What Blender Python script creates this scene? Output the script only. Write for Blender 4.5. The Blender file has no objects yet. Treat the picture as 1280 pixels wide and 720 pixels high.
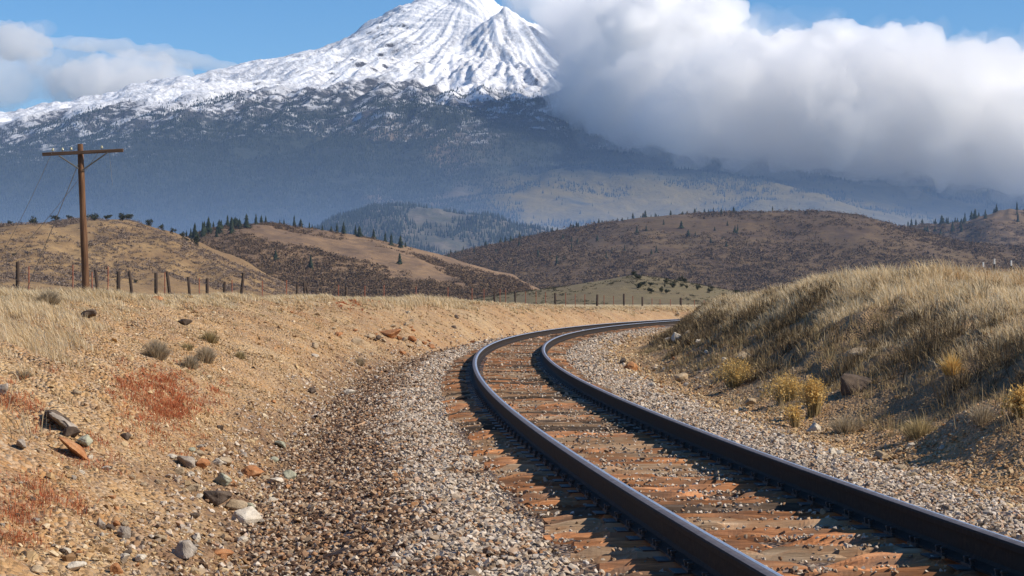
import bpy, bmesh, math, random
import numpy as np
from mathutils import Vector, Matrix

# ------------------------------------------------------------------ camera, world, sun, exposure
sc = bpy.context.scene
C = sc.collection
random.seed(7)
rng = np.random.default_rng(7)
F, CX, YH, HC = 2600.0, 640.0, 374.0, 1.44      # focal length in photo pixels, horizon row, eye height

cam_d = bpy.data.cameras.new('camera')
cam = bpy.data.objects.new('camera', cam_d)
C.objects.link(cam)
cam.location = (0, 0, HC)
cam.rotation_euler = (math.radians(90) + math.atan(14 / F), 0, 0)
cam_d.sensor_width = 36.0
cam_d.lens = F / 1280 * 36
cam_d.clip_start = 0.1
cam_d.clip_end = 90000
sc.camera = cam

SUN_EL, SUN_AZ = math.radians(37), math.radians(102)      # azimuth from +Y towards +X
sunv = Vector((math.cos(SUN_EL) * math.sin(SUN_AZ), math.cos(SUN_EL) * math.cos(SUN_AZ), math.sin(SUN_EL)))
w = bpy.data.worlds.new('World')
sc.world = w
w.use_nodes = True
nt = w.node_tree
sky = nt.nodes.new('ShaderNodeTexSky')
sky.sky_type = 'NISHITA'
sky.sun_disc = False
sky.sun_elevation = SUN_EL
sky.sun_rotation = SUN_AZ
sky.altitude = 1500
sky.air_density = 1.0
sky.dust_density = 0.0
sky.ozone_density = 5.0
bg = nt.nodes['Background']
bg.inputs['Strength'].default_value = 0.098
hsv = nt.nodes.new('ShaderNodeHueSaturation')
hsv.inputs['Saturation'].default_value = 1.2
nt.links.new(sky.outputs['Color'], hsv.inputs['Color'])
nt.links.new(hsv.outputs['Color'], bg.inputs['Color'])

sl = bpy.data.lights.new('sun', 'SUN')
sl.energy = 4.8
sl.angle = math.radians(0.5)
sl.color = (1.0, 0.90, 0.76)
sun = bpy.data.objects.new('sun', sl)
C.objects.link(sun)
sun.rotation_euler = sunv.to_track_quat('Z', 'Y').to_euler()
sun.location = (40, 10, 60)

sc.view_settings.view_transform = 'Standard'
sc.view_settings.look = 'None'
sc.view_settings.exposure = 0.38
sc.view_settings.gamma = 1
sc.cycles.max_bounces = 28
sc.cycles.diffuse_bounces = 3
sc.cycles.glossy_bounces = 2
sc.cycles.transmission_bounces = 3
sc.cycles.transparent_max_bounces = 8
sc.cycles.volume_bounces = 28
sc.cycles.use_denoising = True

# ------------------------------------------------------------------ helpers
def tag(o, label=None, cat=None, group=None, kind=None):
    if label: o['label'] = label
    if cat: o['category'] = cat
    if group: o['group'] = group
    if kind: o['kind'] = kind
    return o

def np_mesh(name, V, faces, mats=(), smooth=False, attrs=None, midx=None):
    """V (n,3); faces = list of int arrays (m,k)"""
    me = bpy.data.meshes.new(name)
    V = np.ascontiguousarray(V, dtype=np.float32)
    faces = [np.asarray(f, dtype=np.int32) for f in faces if len(f)]
    me.vertices.add(len(V)); me.vertices.foreach_set('co', V.ravel())
    li = np.concatenate([f.ravel() for f in faces])
    tot = np.concatenate([np.full(len(f), f.shape[1], np.int32) for f in faces])
    st = np.concatenate([[0], np.cumsum(tot)[:-1]]).astype(np.int32)
    me.loops.add(len(li)); me.loops.foreach_set('vertex_index', li)
    me.polygons.add(len(tot)); me.polygons.foreach_set('loop_start', st)
    me.polygons.foreach_set('loop_total', tot)
    if midx is not None: me.polygons.foreach_set('material_index', np.asarray(midx, np.int32))
    me.polygons.foreach_set('use_smooth', np.full(len(tot), bool(smooth)))
    for m in mats: me.materials.append(m)
    if attrs:
        for k, a in attrs.items():
            at = me.attributes.new(k, 'FLOAT', 'POINT')
            at.data.foreach_set('value', np.asarray(a, np.float32))
    me.update(calc_edges=True)
    return me

def link(name, me, parent=None, loc=None):
    o = bpy.data.objects.new(name, me)
    C.objects.link(o)
    if parent: o.parent = parent
    if loc is not None: o.location = loc
    return o

def empty(name, loc, rz=0):
    o = bpy.data.objects.new(name, None); C.objects.link(o)
    o.location = loc; o.rotation_euler = (0, 0, rz); o.empty_display_size = .2
    return o

def copy_tree(o, parent=None):
    c = o.copy(); C.objects.link(c)
    if parent: c.parent = parent
    for ch in list(o.children): copy_tree(ch, c)
    return c

def bm_mesh(name, bm, mats, smooth=False):
    me = bpy.data.meshes.new(name)
    bmesh.ops.recalc_face_normals(bm, faces=bm.faces)
    bm.to_mesh(me); bm.free()
    for m in mats: me.materials.append(m)
    if smooth:
        for p in me.polygons: p.use_smooth = True
    return me

def grid_faces(nr, nc):
    i = np.arange(nr - 1)[:, None] * nc + np.arange(nc - 1)[None, :]
    i = i.ravel()
    return np.stack([i, i + 1, i + nc + 1, i + nc], 1)

# ---- noise (vectorised gradient noise)
_P = np.random.default_rng(3).permutation(4096)
_A = np.random.default_rng(4).random(4096) * 2 * np.pi
_GX, _GY = np.cos(_A), np.sin(_A)
def perlin(x, y, seed=0):
    x = np.asarray(x, float) + seed * 17.31; y = np.asarray(y, float) + seed * 9.77
    xi = np.floor(x).astype(np.int64); yi = np.floor(y).astype(np.int64)
    fx, fy = x - xi, y - yi
    u = fx * fx * fx * (fx * (fx * 6 - 15) + 10); v = fy * fy * fy * (fy * (fy * 6 - 15) + 10)
    def g(a, b, dx, dy):
        h = _P[(_P[a & 4095] + b) & 4095]
        return _GX[h] * dx + _GY[h] * dy
    n00 = g(xi, yi, fx, fy); n10 = g(xi + 1, yi, fx - 1, fy)
    n01 = g(xi, yi + 1, fx, fy - 1); n11 = g(xi + 1, yi + 1, fx - 1, fy - 1)
    return 1.5 * ((n00 * (1 - u) + n10 * u) * (1 - v) + (n01 * (1 - u) + n11 * u) * v)
def fbm(x, y, oct=4, seed=0, gain=.5):
    a, s, f = 1.0, 0, 1.0
    for k in range(oct):
        s = s + a * perlin(x * f, y * f, seed + k * 3); a *= gain; f *= 2.03
    return s
def ridged(x, y, oct=4, seed=0, gain=.5):
    a, s, f = 1.0, 0, 1.0
    for k in range(oct):
        s = s + a * (1 - 2 * np.abs(perlin(x * f, y * f, seed + k * 5))); a *= gain; f *= 2.07
    return s
_V3 = np.random.default_rng(5).random(4096) * 2 - 1
def noise3(p, seed=0):
    p = p + seed * 11.3
    i = np.floor(p).astype(np.int64); f = p - i; f = f * f * (3 - 2 * f)
    def h(a, b, c): return _V3[(_P[(_P[(_P[a & 4095] + b) & 4095] + c) & 4095])]
    x, y, z = i[:, 0], i[:, 1], i[:, 2]; u, v, t = f[:, 0], f[:, 1], f[:, 2]
    def lx(b, c): return h(x, b, c) * (1 - u) + h(x + 1, b, c) * u
    return (lx(y, z) * (1 - v) + lx(y + 1, z) * v) * (1 - t) + (lx(y, z + 1) * (1 - v) + lx(y + 1, z + 1) * v) * t
def fbm3(p, oct=4, seed=0, gain=.5):
    a, s, f = 1.0, 0, 1.0
    for k in range(oct):
        s = s + a * noise3(p * f, seed + k); a *= gain; f *= 2.02
    return s
def sstep(a, b, x):
    t = np.clip((x - a) / (b - a), 0, 1); return t * t * (3 - 2 * t)

# ---- material builder
class M:
    def __init__(s, name):
        s.m = bpy.data.materials.new(name); s.m.use_nodes = True
        s.t = s.m.node_tree; s.b = s.t.nodes['Principled BSDF']; s.out = s.t.nodes['Material Output']
        s.b.inputs['Specular IOR Level'].default_value = .2
        s.b.inputs['Roughness'].default_value = .9
    def n(s, typ, **kw):
        nd = s.t.nodes.new(typ)
        for k, v in kw.items(): setattr(nd, k, v)
        return nd
    def l(s, a, b): s.t.links.new(a, b)
    def pos(s):
        if not hasattr(s, '_pos'): s._pos = s.n('ShaderNodeNewGeometry')
        return s._pos
    def obj(s): return s.n('ShaderNodeTexCoord').outputs['Object']
    def mapping(s, vec, scale=(1, 1, 1), rot=(0, 0, 0)):
        m = s.n('ShaderNodeMapping'); s.l(vec, m.inputs['Vector'])
        m.inputs['Scale'].default_value = scale; m.inputs['Rotation'].default_value = rot
        return m.outputs['Vector']
    def noise(s, vec, scale, detail=4, rough=.55, dist=0):
        n = s.n('ShaderNodeTexNoise'); s.l(vec, n.inputs['Vector'])
        n.inputs['Scale'].default_value = scale; n.inputs['Detail'].default_value = detail
        n.inputs['Roughness'].default_value = rough; n.inputs['Distortion'].default_value = dist
        return n.outputs['Fac']
    def voro(s, vec, scale, out='Color', feature='F1', rnd=1):
        n = s.n('ShaderNodeTexVoronoi', feature=feature); s.l(vec, n.inputs['Vector'])
        n.inputs['Scale'].default_value = scale; n.inputs['Randomness'].default_value = rnd
        return n.outputs[out]
    def ramp(s, fac, stops, interp='LINEAR'):
        r = s.n('ShaderNodeValToRGB'); s.l(fac, r.inputs['Fac']); e = r.color_ramp
        e.interpolation = interp
        while len(e.elements) < len(stops): e.elements.new(.5)
        for el, (p, c) in zip(e.elements, stops):
            el.position = p; el.color = (c, c, c, 1) if not hasattr(c, '__len__') else (*c, 1)
        return r.outputs['Color']
    def mix(s, fac, a, b, mode='MIX'):
        m = s.n('ShaderNodeMix', data_type='RGBA', blend_type=mode)
        for sock, v in ((m.inputs[0], fac), (m.inputs[6], a), (m.inputs[7], b)):
            if hasattr(v, 'links'): s.l(v, sock)
            elif hasattr(v, '__len__'): sock.default_value = (*v, 1)
            else: sock.default_value = v
        return m.outputs[2]
    def math(s, op, a, b=0.0, clamp=False):
        m = s.n('ShaderNodeMath', operation=op, use_clamp=clamp)
        for sock, v in ((m.inputs[0], a), (m.inputs[1], b)):
            if hasattr(v, 'links'): s.l(v, sock)
            else: sock.default_value = v
        return m.outputs[0]
    def attr(s, name):
        a = s.n('ShaderNodeAttribute'); a.attribute_name = name; return a.outputs['Fac']
    def maprange(s, v, a, b, c=0, d=1):
        m = s.n('ShaderNodeMapRange'); s.l(v, m.inputs[0])
        for i, x in zip((1, 2, 3, 4), (a, b, c, d)): m.inputs[i].default_value = x
        return m.outputs[0]
    def bump(s, h, strength, dist):
        b = s.n('ShaderNodeBump'); s.l(h, b.inputs['Height'])
        b.inputs['Strength'].default_value = strength; b.inputs['Distance'].default_value = dist
        s.l(b.outputs['Normal'], s.b.inputs['Normal'])
    def col(s, c):
        if hasattr(c, 'links'): s.l(c, s.b.inputs['Base Color'])
        else: s.b.inputs['Base Color'].default_value = (*c, 1)
    def translucent(s, c, fac):
        t = s.n('ShaderNodeBsdfTranslucent'); s.l(c, t.inputs['Color'])
        mx = s.n('ShaderNodeMixShader'); mx.inputs[0].default_value = fac
        s.l(s.b.outputs[0], mx.inputs[1]); s.l(t.outputs[0], mx.inputs[2]); s.l(mx.outputs[0], s.out.inputs['Surface'])

def island_mat(name, stops, rough=.9, transl=0, noise_scale=0, noise_amt=.5):
    m = M(name)
    c = m.ramp(m.pos().outputs['Random Per Island'], stops)
    if noise_scale:
        f = m.noise(m.pos().outputs['Position'], noise_scale, 3)
        c = m.mix(1.0, c, m.ramp(f, [(.25, 1 - noise_amt), (.75, 1 + noise_amt * .3)]), 'MULTIPLY')
    m.col(c); m.b.inputs['Roughness'].default_value = rough
    if transl: m.translucent(c, transl)
    return m.m

# ------------------------------------------------------------------ track alignment
def build_align():
    ks = [0.0029, 0.0027, 0.0033, 0.0030, 0.0034, 0.0036]
    ds = .25
    s = np.arange(0, 330, ds)
    k = np.interp(s, np.concatenate([np.linspace(0, 130, 6), [330]]), ks + [.0036])
    th = -0.1145 + np.cumsum(k) * ds
    X = 2.2859 + np.cumsum(np.sin(th)) * ds; Y = 6 + np.cumsum(np.cos(th)) * ds
    sb = np.arange(-60, 0, ds)                     # straight run behind the eye
    Xb = 2.2859 + sb * math.sin(-.1145); Yb = 6 + sb * math.cos(-.1145)
    return (np.concatenate([sb, s]), np.concatenate([Xb, X]), np.concatenate([Yb, Y]),
            np.concatenate([np.full(len(sb), -.1145), th]))
TS, TX, TY, TT = build_align()
def track_at(s):
    return np.interp(s, TS, TX), np.interp(s, TS, TY), np.interp(s, TS, TT)
def offset_d(X, Y):
    xc = np.interp(Y, TY, TX); th = np.interp(Y, TY, TT)
    return (X - xc) * np.cos(th)

# ------------------------------------------------------------------ ground height
def H(X, Y, detail=True):
    X = np.asarray(X, float); Y = np.asarray(Y, float)
    d = offset_d(X, Y) + .25 * perlin(X * .25, Y * .25, 31) * sstep(2.6, 4.5, np.abs(offset_d(X, Y)))
    a = np.abs(d)
    bed = -0.06 - .0 * sstep(1.3, 1.9, a)
    # left side
    dcr = np.interp(Y, [0, 60, 90, 100, 130, 200], [8, 8, 7, 6.2, 5.6, 5.6])
    zcr = np.interp(Y, [0, 20, 33, 60, 80, 100, 115, 130, 160, 260], [1.25, 1.36, 1.42, 1.44, 1.38, 1.24, 1.04, .84, .8, .7])
    t = np.clip((a - 3.3) / (dcr - 3.3), 0, 1)
    rise = t * (1 - .25 * t) / .75
    rise = rise + .10 * np.sin(np.clip(t, 0, 1) * np.pi)
    left = bed - .24 * sstep(1.9, 3.1, a) + rise * (zcr + .28) 
    left = left - .012 * np.clip(a - dcr, 0, 40)
    # right side
    dcr2 = np.interp(Y, [0, 30, 60, 80, 100, 200], [6.9, 7.0, 7.0, 6.0, 5.6, 5.6])
    zr = np.interp(Y, [0, 15, 25, 32, 40, 47, 54, 60, 70, 80, 100, 140], [1.3, 1.33, 1.40, 1.50, 1.76, 1.72, 1.42, 1.34, 1.32, 1.34, 1.4, 1.3])
    ft = np.interp(Y, [0, 55, 80, 100], [3.1, 3.1, 3.9, 4.7])
    dcr2 = np.maximum(dcr2, ft + 2.2)
    t2 = np.clip((a - ft) / (dcr2 - ft), 0, 1)
    rise2 = t2 * t2 * (3 - 2 * t2) * .55 + t2 * .45
    right = bed - .11 * sstep(1.9, 2.9, a) + rise2 * (zr + .15) + .008 * np.clip(a - dcr2, 0, 6)
    z = np.where(d < 0, left, right)
    # plain beyond the cutting
    plain = .3 + 0 * X
    far = sstep(220, 420, np.hypot(X, Y))
    z = z * (1 - far) + plain * far
    if detail:
        near = 1 - sstep(90, 200, np.hypot(X, Y))
        off = sstep(1.9, 4.0, a)
        z = z + near * off * (.05 * fbm(X * .9, Y * .9, 4, 2) + .09 * fbm(X * .22, Y * .22, 3, 5))
        bankR = sstep(3.2, 4.6, d) * (1 - sstep(9, 14, d))
        z = z + near * bankR * (.15 * fbm(X * .55, Y * .4, 4, 8) + .06 * np.abs(fbm(X * 2.1, Y * 1.7, 3, 21)))
        bankL = sstep(3.0, 4.5, -d) * (1 - sstep(7, 10, -d))
        z = z + near * bankL * (.06 * ridged(X * .35 + Y * .12, Y * .35, 4, 12) - .11 * np.clip(ridged(Y * .55 + .2 * X, d * .13 + .3 * perlin(X * .4, Y * .4, 61), 3, 62) - .55, 0, 1))
        z = z + near * (.022 * fbm(X * 3.1, Y * 3.1, 3, 14) + .012 * np.abs(fbm(X * 8, Y * 8, 2, 15))) * sstep(1.6, 2.8, a)
        # small dirt spur at the foot of the right bank
        z = z + .42 * np.exp(-(((X - 4.65) / .55) ** 2 + ((Y - 20.2) / 1.5) ** 2)) 
    return z

def hit(px, py):
    """where the photo's ray through (px, py) first meets the ground"""
    Y = np.geomspace(6, 400, 2600)
    X = (px - CX) / F * Y; z = HC + (YH - py) / F * Y
    below = z < H(X, Y)
    i = int(np.argmax(below)) if below.any() else len(Y) - 1
    return Vector((X[i], Y[i], float(H(X[i:i + 1], Y[i:i + 1])[0])))

# ------------------------------------------------------------------ ground materials
def ground_mat():
    m = M('ground_dirt')
    P = m.pos().outputs['Position']
    big = m.noise(P, .35, 5, .6)
    mid = m.noise(P, 2.2, 6, .65)
    fine = m.noise(P, 22, 4, .7)
    dirt = m.ramp(big, [(.30, (.36, .185, .075)), (.5, (.45, .27, .12)), (.7, (.53, .375, .20))])
    dirt = m.mix(m.ramp(mid, [(.42, 0), (.62, .75)]), dirt, (.31, .20, .115))
    speck = m.voro(P, 26)
    sp = m.n('ShaderNodeSeparateColor'); m.l(speck, sp.inputs[0])
    dirt = m.mix(m.math('MULTIPLY', m.ramp(sp.outputs[0], [(.5, 0), (.95, 1)]), .45), dirt, (.62, .50, .36))
    dirt = m.mix(m.math('MULTIPLY', m.ramp(sp.outputs[1], [(.7, 0), (.95, 1)]), .5), dirt, (.22, .13, .075))
    # ballast bed under the loose stones
    bal = m.ramp(sp.outputs[2], [(0, (.10, .075, .06)), (.45, (.25, .20, .16)), (.8, (.42, .36, .30)), (1, (.55, .5, .45))])
    bal = m.mix(m.ramp(mid, [(.42, 0), (.7, .6)]), bal, (.20, .125, .08))
    c = m.mix(m.attr('ballast'), dirt, bal)
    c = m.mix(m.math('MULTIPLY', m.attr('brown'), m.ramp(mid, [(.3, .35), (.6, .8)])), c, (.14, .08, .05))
    straw = m.ramp(m.noise(P, 6, 5, .7), [(.3, (.38, .28, .15)), (.7, (.62, .50, .31))])
    c = m.mix(m.attr('straw'), c, straw)
    soil = m.ramp(mid, [(.3, (.15, .10, .058)), (.7, (.33, .225, .125))])
    c = m.mix(m.attr('soil'), c, soil)
    m.col(c)
    h = m.math('ADD', m.math('MULTIPLY', fine, .35), m.math('ADD', mid, m.math('MULTIPLY', m.voro(P, 26, 'Distance'), -.8)))
    m.bump(h, 1.0, .05)
    return m.m
G_MAT = ground_mat()

def ground():
    ang = np.concatenate([np.radians(np.linspace(-180, -22, 40))[:-1], np.radians(np.linspace(-22, 22, 620)), np.radians(np.linspace(22, 180, 40))[1:]])
    r = np.concatenate([[1.5, 3, 5], np.geomspace(7, 60, 560), np.geomspace(60.3, 140, 150), np.geomspace(143, 13600, 120)])
    R, A = np.meshgrid(r, ang, indexing='ij')
    X, Y = R * np.sin(A), R * np.cos(A)
    z = H(X, Y)
    d = offset_d(X, Y); dd = d + .35 * fbm(X * .8, Y * .8, 3, 41)
    ball = (1 - sstep(2.2, 3.3, -dd)) * (1 - sstep(2.0, 3.0, dd))
    brown = sstep(2.1, 2.6, -dd) * (1 - sstep(3.3, 4.2, -dd)) * (1 - sstep(50, 70, Y)) + .95 * (np.abs(d) < 1.38)  # brown debris band on the left, plus painted shade of the gaps between ties
    straw = sstep(.15, .5, sstep(6.6, 8.4, -d + .8 * fbm(X * .5, Y * .5, 3, 43))) * .8
    straw = np.maximum(straw, sstep(5.0, 7.0, d) * .8)
    far = sstep(150, 300, R); straw = np.maximum(straw, far)
    soil = sstep(3.2, 4.2, d + .5 * fbm(X * .6, Y * .6, 3, 47)) * (1 - sstep(5.8, 7.0, d)) * .9
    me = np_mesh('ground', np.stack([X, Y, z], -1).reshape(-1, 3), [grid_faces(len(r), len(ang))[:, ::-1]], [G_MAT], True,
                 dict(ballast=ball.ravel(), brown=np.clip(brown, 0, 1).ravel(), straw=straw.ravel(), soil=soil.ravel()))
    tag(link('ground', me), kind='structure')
ground()

# ------------------------------------------------------------------ hills
def hill_mat(name, lo, hi, patch, scrub_amt, scrub_col=(.10, .065, .05), s=1.0):
    m = M(name)
    P = m.pos().outputs['Position']
    a = m.noise(m.mapping(P, (1, .5, 2)), .012 / s, 6, .65, .4)
    b = m.noise(m.mapping(P, (1, .6, 3)), .06 / s, 5, .7)
    c = m.ramp(a, [(.3, lo), (.7, hi)])
    c = m.mix(m.ramp(b, [(.45, 0), (.65, .85)]), c, patch)
    f = m.noise(P, .22 / s, 5, .75)
    c = m.mix(m.math('MULTIPLY', m.ramp(f, [(.42, 0), (.62, 1)]), scrub_amt * .75), c, scrub_col)
    m.col(c)
    m.bump(f, .6, 1.5 * s)
    return m.m

HILLS = {}
def hill(name, D, sil, front, back, mat, label=None, amp=.12, seed=0, nx=420, ny=120, pw=1.0, kx=None, ext=None):
    sil = np.array(sil, float)
    wid = sil[-1, 0] - sil[0, 0]
    px = np.linspace(sil[0, 0], sil[-1, 0], nx)
    xs = (px - CX) / F * D
    zr = np.maximum((YH - np.interp(px, sil[:, 0], sil[:, 1])) / F * D + HC, -2)
    k = np.ones(9) / 9
    zr = np.convolve(np.pad(zr, 4, 'edge'), k, 'valid')
    t = np.concatenate([np.linspace(-1, 0, ny), np.linspace(0, 1, ny // 3)[1:]])
    def shape(tt):
        return np.where(tt < 0, (.5 + .5 * np.cos(np.pi * np.abs(tt) ** pw)), .5 + .5 * np.cos(np.pi * np.clip(tt, 0, 1)))
    zmax = zr.max()
    def height(X, Y):
        tt = np.where(Y < D, (Y - D) / front, (Y - D) / back)
        base = np.interp(X, xs, zr)
        S = shape(np.clip(tt, -1, 1))
        L = front * .35
        n = fbm(X / L + seed, Y / L, 5, seed) * amp * zmax * S * (1 - .45 * np.exp(-(tt / .10) ** 2))
        g = (ridged(X / (L * .6), Y / (L * 1.6), 4, seed + 9) - .3) * amp * .8 * zmax * S * (1 - np.exp(-(tt / .16) ** 2))
        return base * S + n + g - 1.5
    T, XX = np.meshgrid(t, xs, indexing='ij')
    YY = np.where(T < 0, D + T * front, D + T * back)
    Z = height(XX, YY)
    me = np_mesh(name, np.stack([XX, YY, Z], -1).reshape(-1, 3), [grid_faces(len(t), nx)], [mat], True)
    tag(link('hill', me), label, kind='structure')
    HILLS[name] = (D, xs, front, back, height)

hill('hill_grass', 720, [(-260, 262), (-120, 278), (0, 287), (40, 276), (100, 268), (160, 272), (200, 284), (240, 302), (290, 328), (340, 350), (380, 364), (430, 374), (470, 378)], 330, 260,
     hill_mat('hill_grass', (.21, .135, .06), (.33, .22, .105), (.17, .105, .052), .6, (.11, .072, .048)), amp=.15, seed=2, pw=.85)
hill('hill_scrub', 1350, [(150, 374), (220, 330), (260, 300), (300, 284), (345, 276), (400, 282), (440, 290), (480, 300), (530, 314), (570, 326), (640, 345), (700, 374)], 560, 500,
     hill_mat('hill_scrub', (.19, .12, .065), (.33, .21, .105), (.13, .085, .05), .6, (.085, .055, .045), 1.6), amp=.12, seed=5, pw=.8)
hill('hill_brown', 2300, [(300, 374), (420, 345), (500, 328), (560, 316), (620, 302), (680, 290), (740, 281), (800, 274), (850, 270), (900, 268), (960, 269), (1010, 268), (1050, 271), (1090, 282), (1120, 290), (1160, 300), (1240, 310), (1340, 318), (1450, 374)], 1000, 800,
     hill_mat('hill_brown', (.105, .066, .033), (.19, .125, .056), (.08, .048, .028), .65, (.06, .042, .028), 2.2), amp=.08, seed=8, nx=520, pw=.8)
hill('hill_far_right', 3100, [(1000, 374), (1080, 320), (1120, 294), (1150, 284), (1200, 275), (1250, 270), (1300, 268), (1400, 262), (1560, 300)], 700, 700,
     hill_mat('hill_far', (.13, .085, .05), (.22, .15, .08), (.09, .06, .045), .7, (.055, .045, .036), 3), amp=.1, seed=11, nx=300)
hill('hill_tan', 520, [(560, 374), (600, 366), (640, 360), (700, 352), (750, 344), (790, 337), (830, 340), (870, 347), (920, 356), (980, 366), (1040, 374)], 130, 120,
     hill_mat('hill_tan', (.15, .125, .065), (.22, .17, .09), (.17, .125, .07), .5, (.09, .08, .045), .5), amp=.06, seed=14, pw=.7)
hill('hill_knob', 7000, [(330, 374), (390, 300), (430, 270), (470, 257), (510, 254), (550, 260), (590, 272), (640, 288), (720, 300), (800, 340)], 1500, 1500,
     hill_mat('hill_knob', (.05, .06, .035), (.10, .085, .06), (.16, .13, .10), .7, (.03, .04, .028), 6), amp=.08, seed=17)

# ------------------------------------------------------------------ mountain
def mountain_mat():
    m = M('mountain_slopes')
    g = m.pos(); P = g.outputs['Position']
    s = m.n('ShaderNodeSeparateXYZ'); m.l(P, s.inputs[0]); X, Y, Z = s.outputs
    sn = m.n('ShaderNodeSeparateXYZ'); m.l(g.outputs['Normal'], sn.inputs[0]); NZ = sn.outputs[2]
    n1 = m.noise(P, .0011, 6, .6); n2 = m.noise(P, .006, 6, .7); n3 = m.noise(P, .022, 4, .75)
    # forest and meadows of the lower slopes
    forest = m.ramp(n2, [(.3, (.014, .021, .019)), (.7, (.032, .040, .030))])
    bare = m.ramp(n3, [(.3, (.10, .075, .05)), (.7, (.17, .13, .085))])
    forest = m.mix(m.math('MULTIPLY', m.ramp(n1, [(.54, 0), (.62, 1)]), m.attr('clearing')), forest, bare)
    mead = m.ramp(n2, [(.3, (.105, .076, .013)), (.7, (.165, .12, .024))])
    mstr = m.noise(m.mapping(P, (.35, .35, 1.6)), .0022, 5, .6)
    forest = m.mix(m.math('MULTIPLY', m.attr('meadow'), m.ramp(mstr, [(.34, 0), (.46, 1)])), forest, mead)
    # snow line broken by noise and by steep rock
    zz = m.math('ADD', Z, m.math('MULTIPLY', m.math('SUBTRACT', n1, .5), 1700))
    zz = m.math('ADD', zz, m.math('MULTIPLY', m.math('SUBTRACT', n2, .5), 900))
    zz = m.math('ADD', zz, m.math('MULTIPLY', m.math('SUBTRACT', n3, .5), 700))
    line = m.attr('snowline')
    rel = m.math('SUBTRACT', zz, line)
    snow = m.maprange(rel, -60, 160)
    patch = m.math('MULTIPLY', m.maprange(rel, -420, -40, 0, .75), m.ramp(n2, [(.50, 0), (.58, 1)]))
    snow = m.math('MAXIMUM', snow, patch)
    steep = m.math('ADD', NZ, m.math('MULTIPLY', m.math('SUBTRACT', n3, .5), .34))
    rockf = m.math('MAXIMUM', m.maprange(steep, .58, .46), m.math('MULTIPLY', m.attr('rocky'), m.ramp(n3, [(.40, 0), (.58, .85)])))
    rock = m.ramp(n3, [(.3, (.038, .036, .042)), (.7, (.10, .095, .10))])
    bareup = m.mix(m.maprange(rel, -500, 0), forest, rock)
    c = m.mix(snow, bareup, (.82, .84, .88))
    c = m.mix(m.math('MULTIPLY', rockf, snow), c, rock)
    m.col(c)
    m.bump(m.math('ADD', n3, m.math('MULTIPLY', n2, 2)), .5, 40)
    return m.m

SX, SY = (588 - CX) / F * 25000, 25000.0
def mtn_height(X, Y):
    dx, dy = X - SX, Y - SY
    r = np.hypot(dx, dy) + 1e-6
    th = np.arctan2(dx, -dy)                 # 0 towards the eye, + to the right
    rr = r + 170 * fbm(X / 900, Y / 900, 4, 61) * sstep(300, 2000, r)
    left = np.interp(rr, [0, 420, 850, 1430, 1800, 2290, 2770, 3250, 3740, 4220, 4690, 5660, 8000, 11000, 14000],
                     [3760, 3640, 3470, 3110, 2890, 2790, 2740, 2560, 2390, 2270, 2190, 2010, 1500, 900, 500])
    front = np.interp(rr, [0, 500, 1000, 1800, 2600, 3600, 5000, 6500, 8000, 9800, 10600, 11000], [3760, 3420, 3080, 2660, 2400, 2180, 1830, 1420, 1050, 560, 330, 0])
    right = np.interp(rr, [0, 600, 1200, 2000, 3400, 5000, 6800, 9000, 12000], [3760, 3350, 3000, 2600, 2050, 1750, 1450, 1000, 500])
    al = np.abs(th) / (np.pi / 2)
    wl = sstep(.35, .95, al)
    z = front * (1 - wl) + np.where(th < 0, left, right) * wl
    # spur peak in front of the summit
    pX, pY = (632 - CX) / F * 24000, 24000.0
    q = np.hypot(X - pX, Y - pY)
    qt = np.arctan2(X - pX, -(Y - pY))
    spur = 3385 - q * .92 + 30 * np.abs(np.sin(qt * 5 + .6)) * sstep(50, 500, q)
    spur = np.where(q > 900, spur - (q - 900) * .5, spur)
    k = 60
    mxx = np.maximum(z, spur); z = mxx + k * np.exp(-np.abs(z - spur) / k) * .5
    # gullies that run down from the top, then knolls and benches
    up = sstep(600, 2400, z)
    gul = ridged(th * 7 + .35 * fbm(X / 1500, Y / 1500, 3, 71), r / 5200, 3, 65, .5)
    z = z + (gul - .4) * 95 * np.clip(r / 4200, 0, 1) * up
    gul2 = ridged(qt * 8, q / 2600, 4, 68, .55)
    z = z + (gul2 - .4) * 60 * np.clip(q / 2200, 0, 1) * (1 - sstep(1800, 3200, q))
    z = z + (ridged(th * 6 + .5 * fbm(X / 700, Y / 700, 3, 75), r / 1500, 3, 77, .5) - .3) * 30 * sstep(1300, 2100, z) * np.clip(r / 3600, 0, 1)
    z = z + fbm(X / 800, Y / 500, 4, 78, .5) * 24 * sstep(1500, 2300, z) * sstep(1500, 3200, r)
    z = z + fbm(X / 420, Y / 420, 4, 79, .5) * 22 * sstep(700, 1800, z) * (.25 + .75 * sstep(1200, 2800, r))
    z = z + fbm(X / 1600, Y / 1600, 5, 73) * 110 * sstep(200, 900, z) * sstep(1200, 4000, r)
    return z
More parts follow.
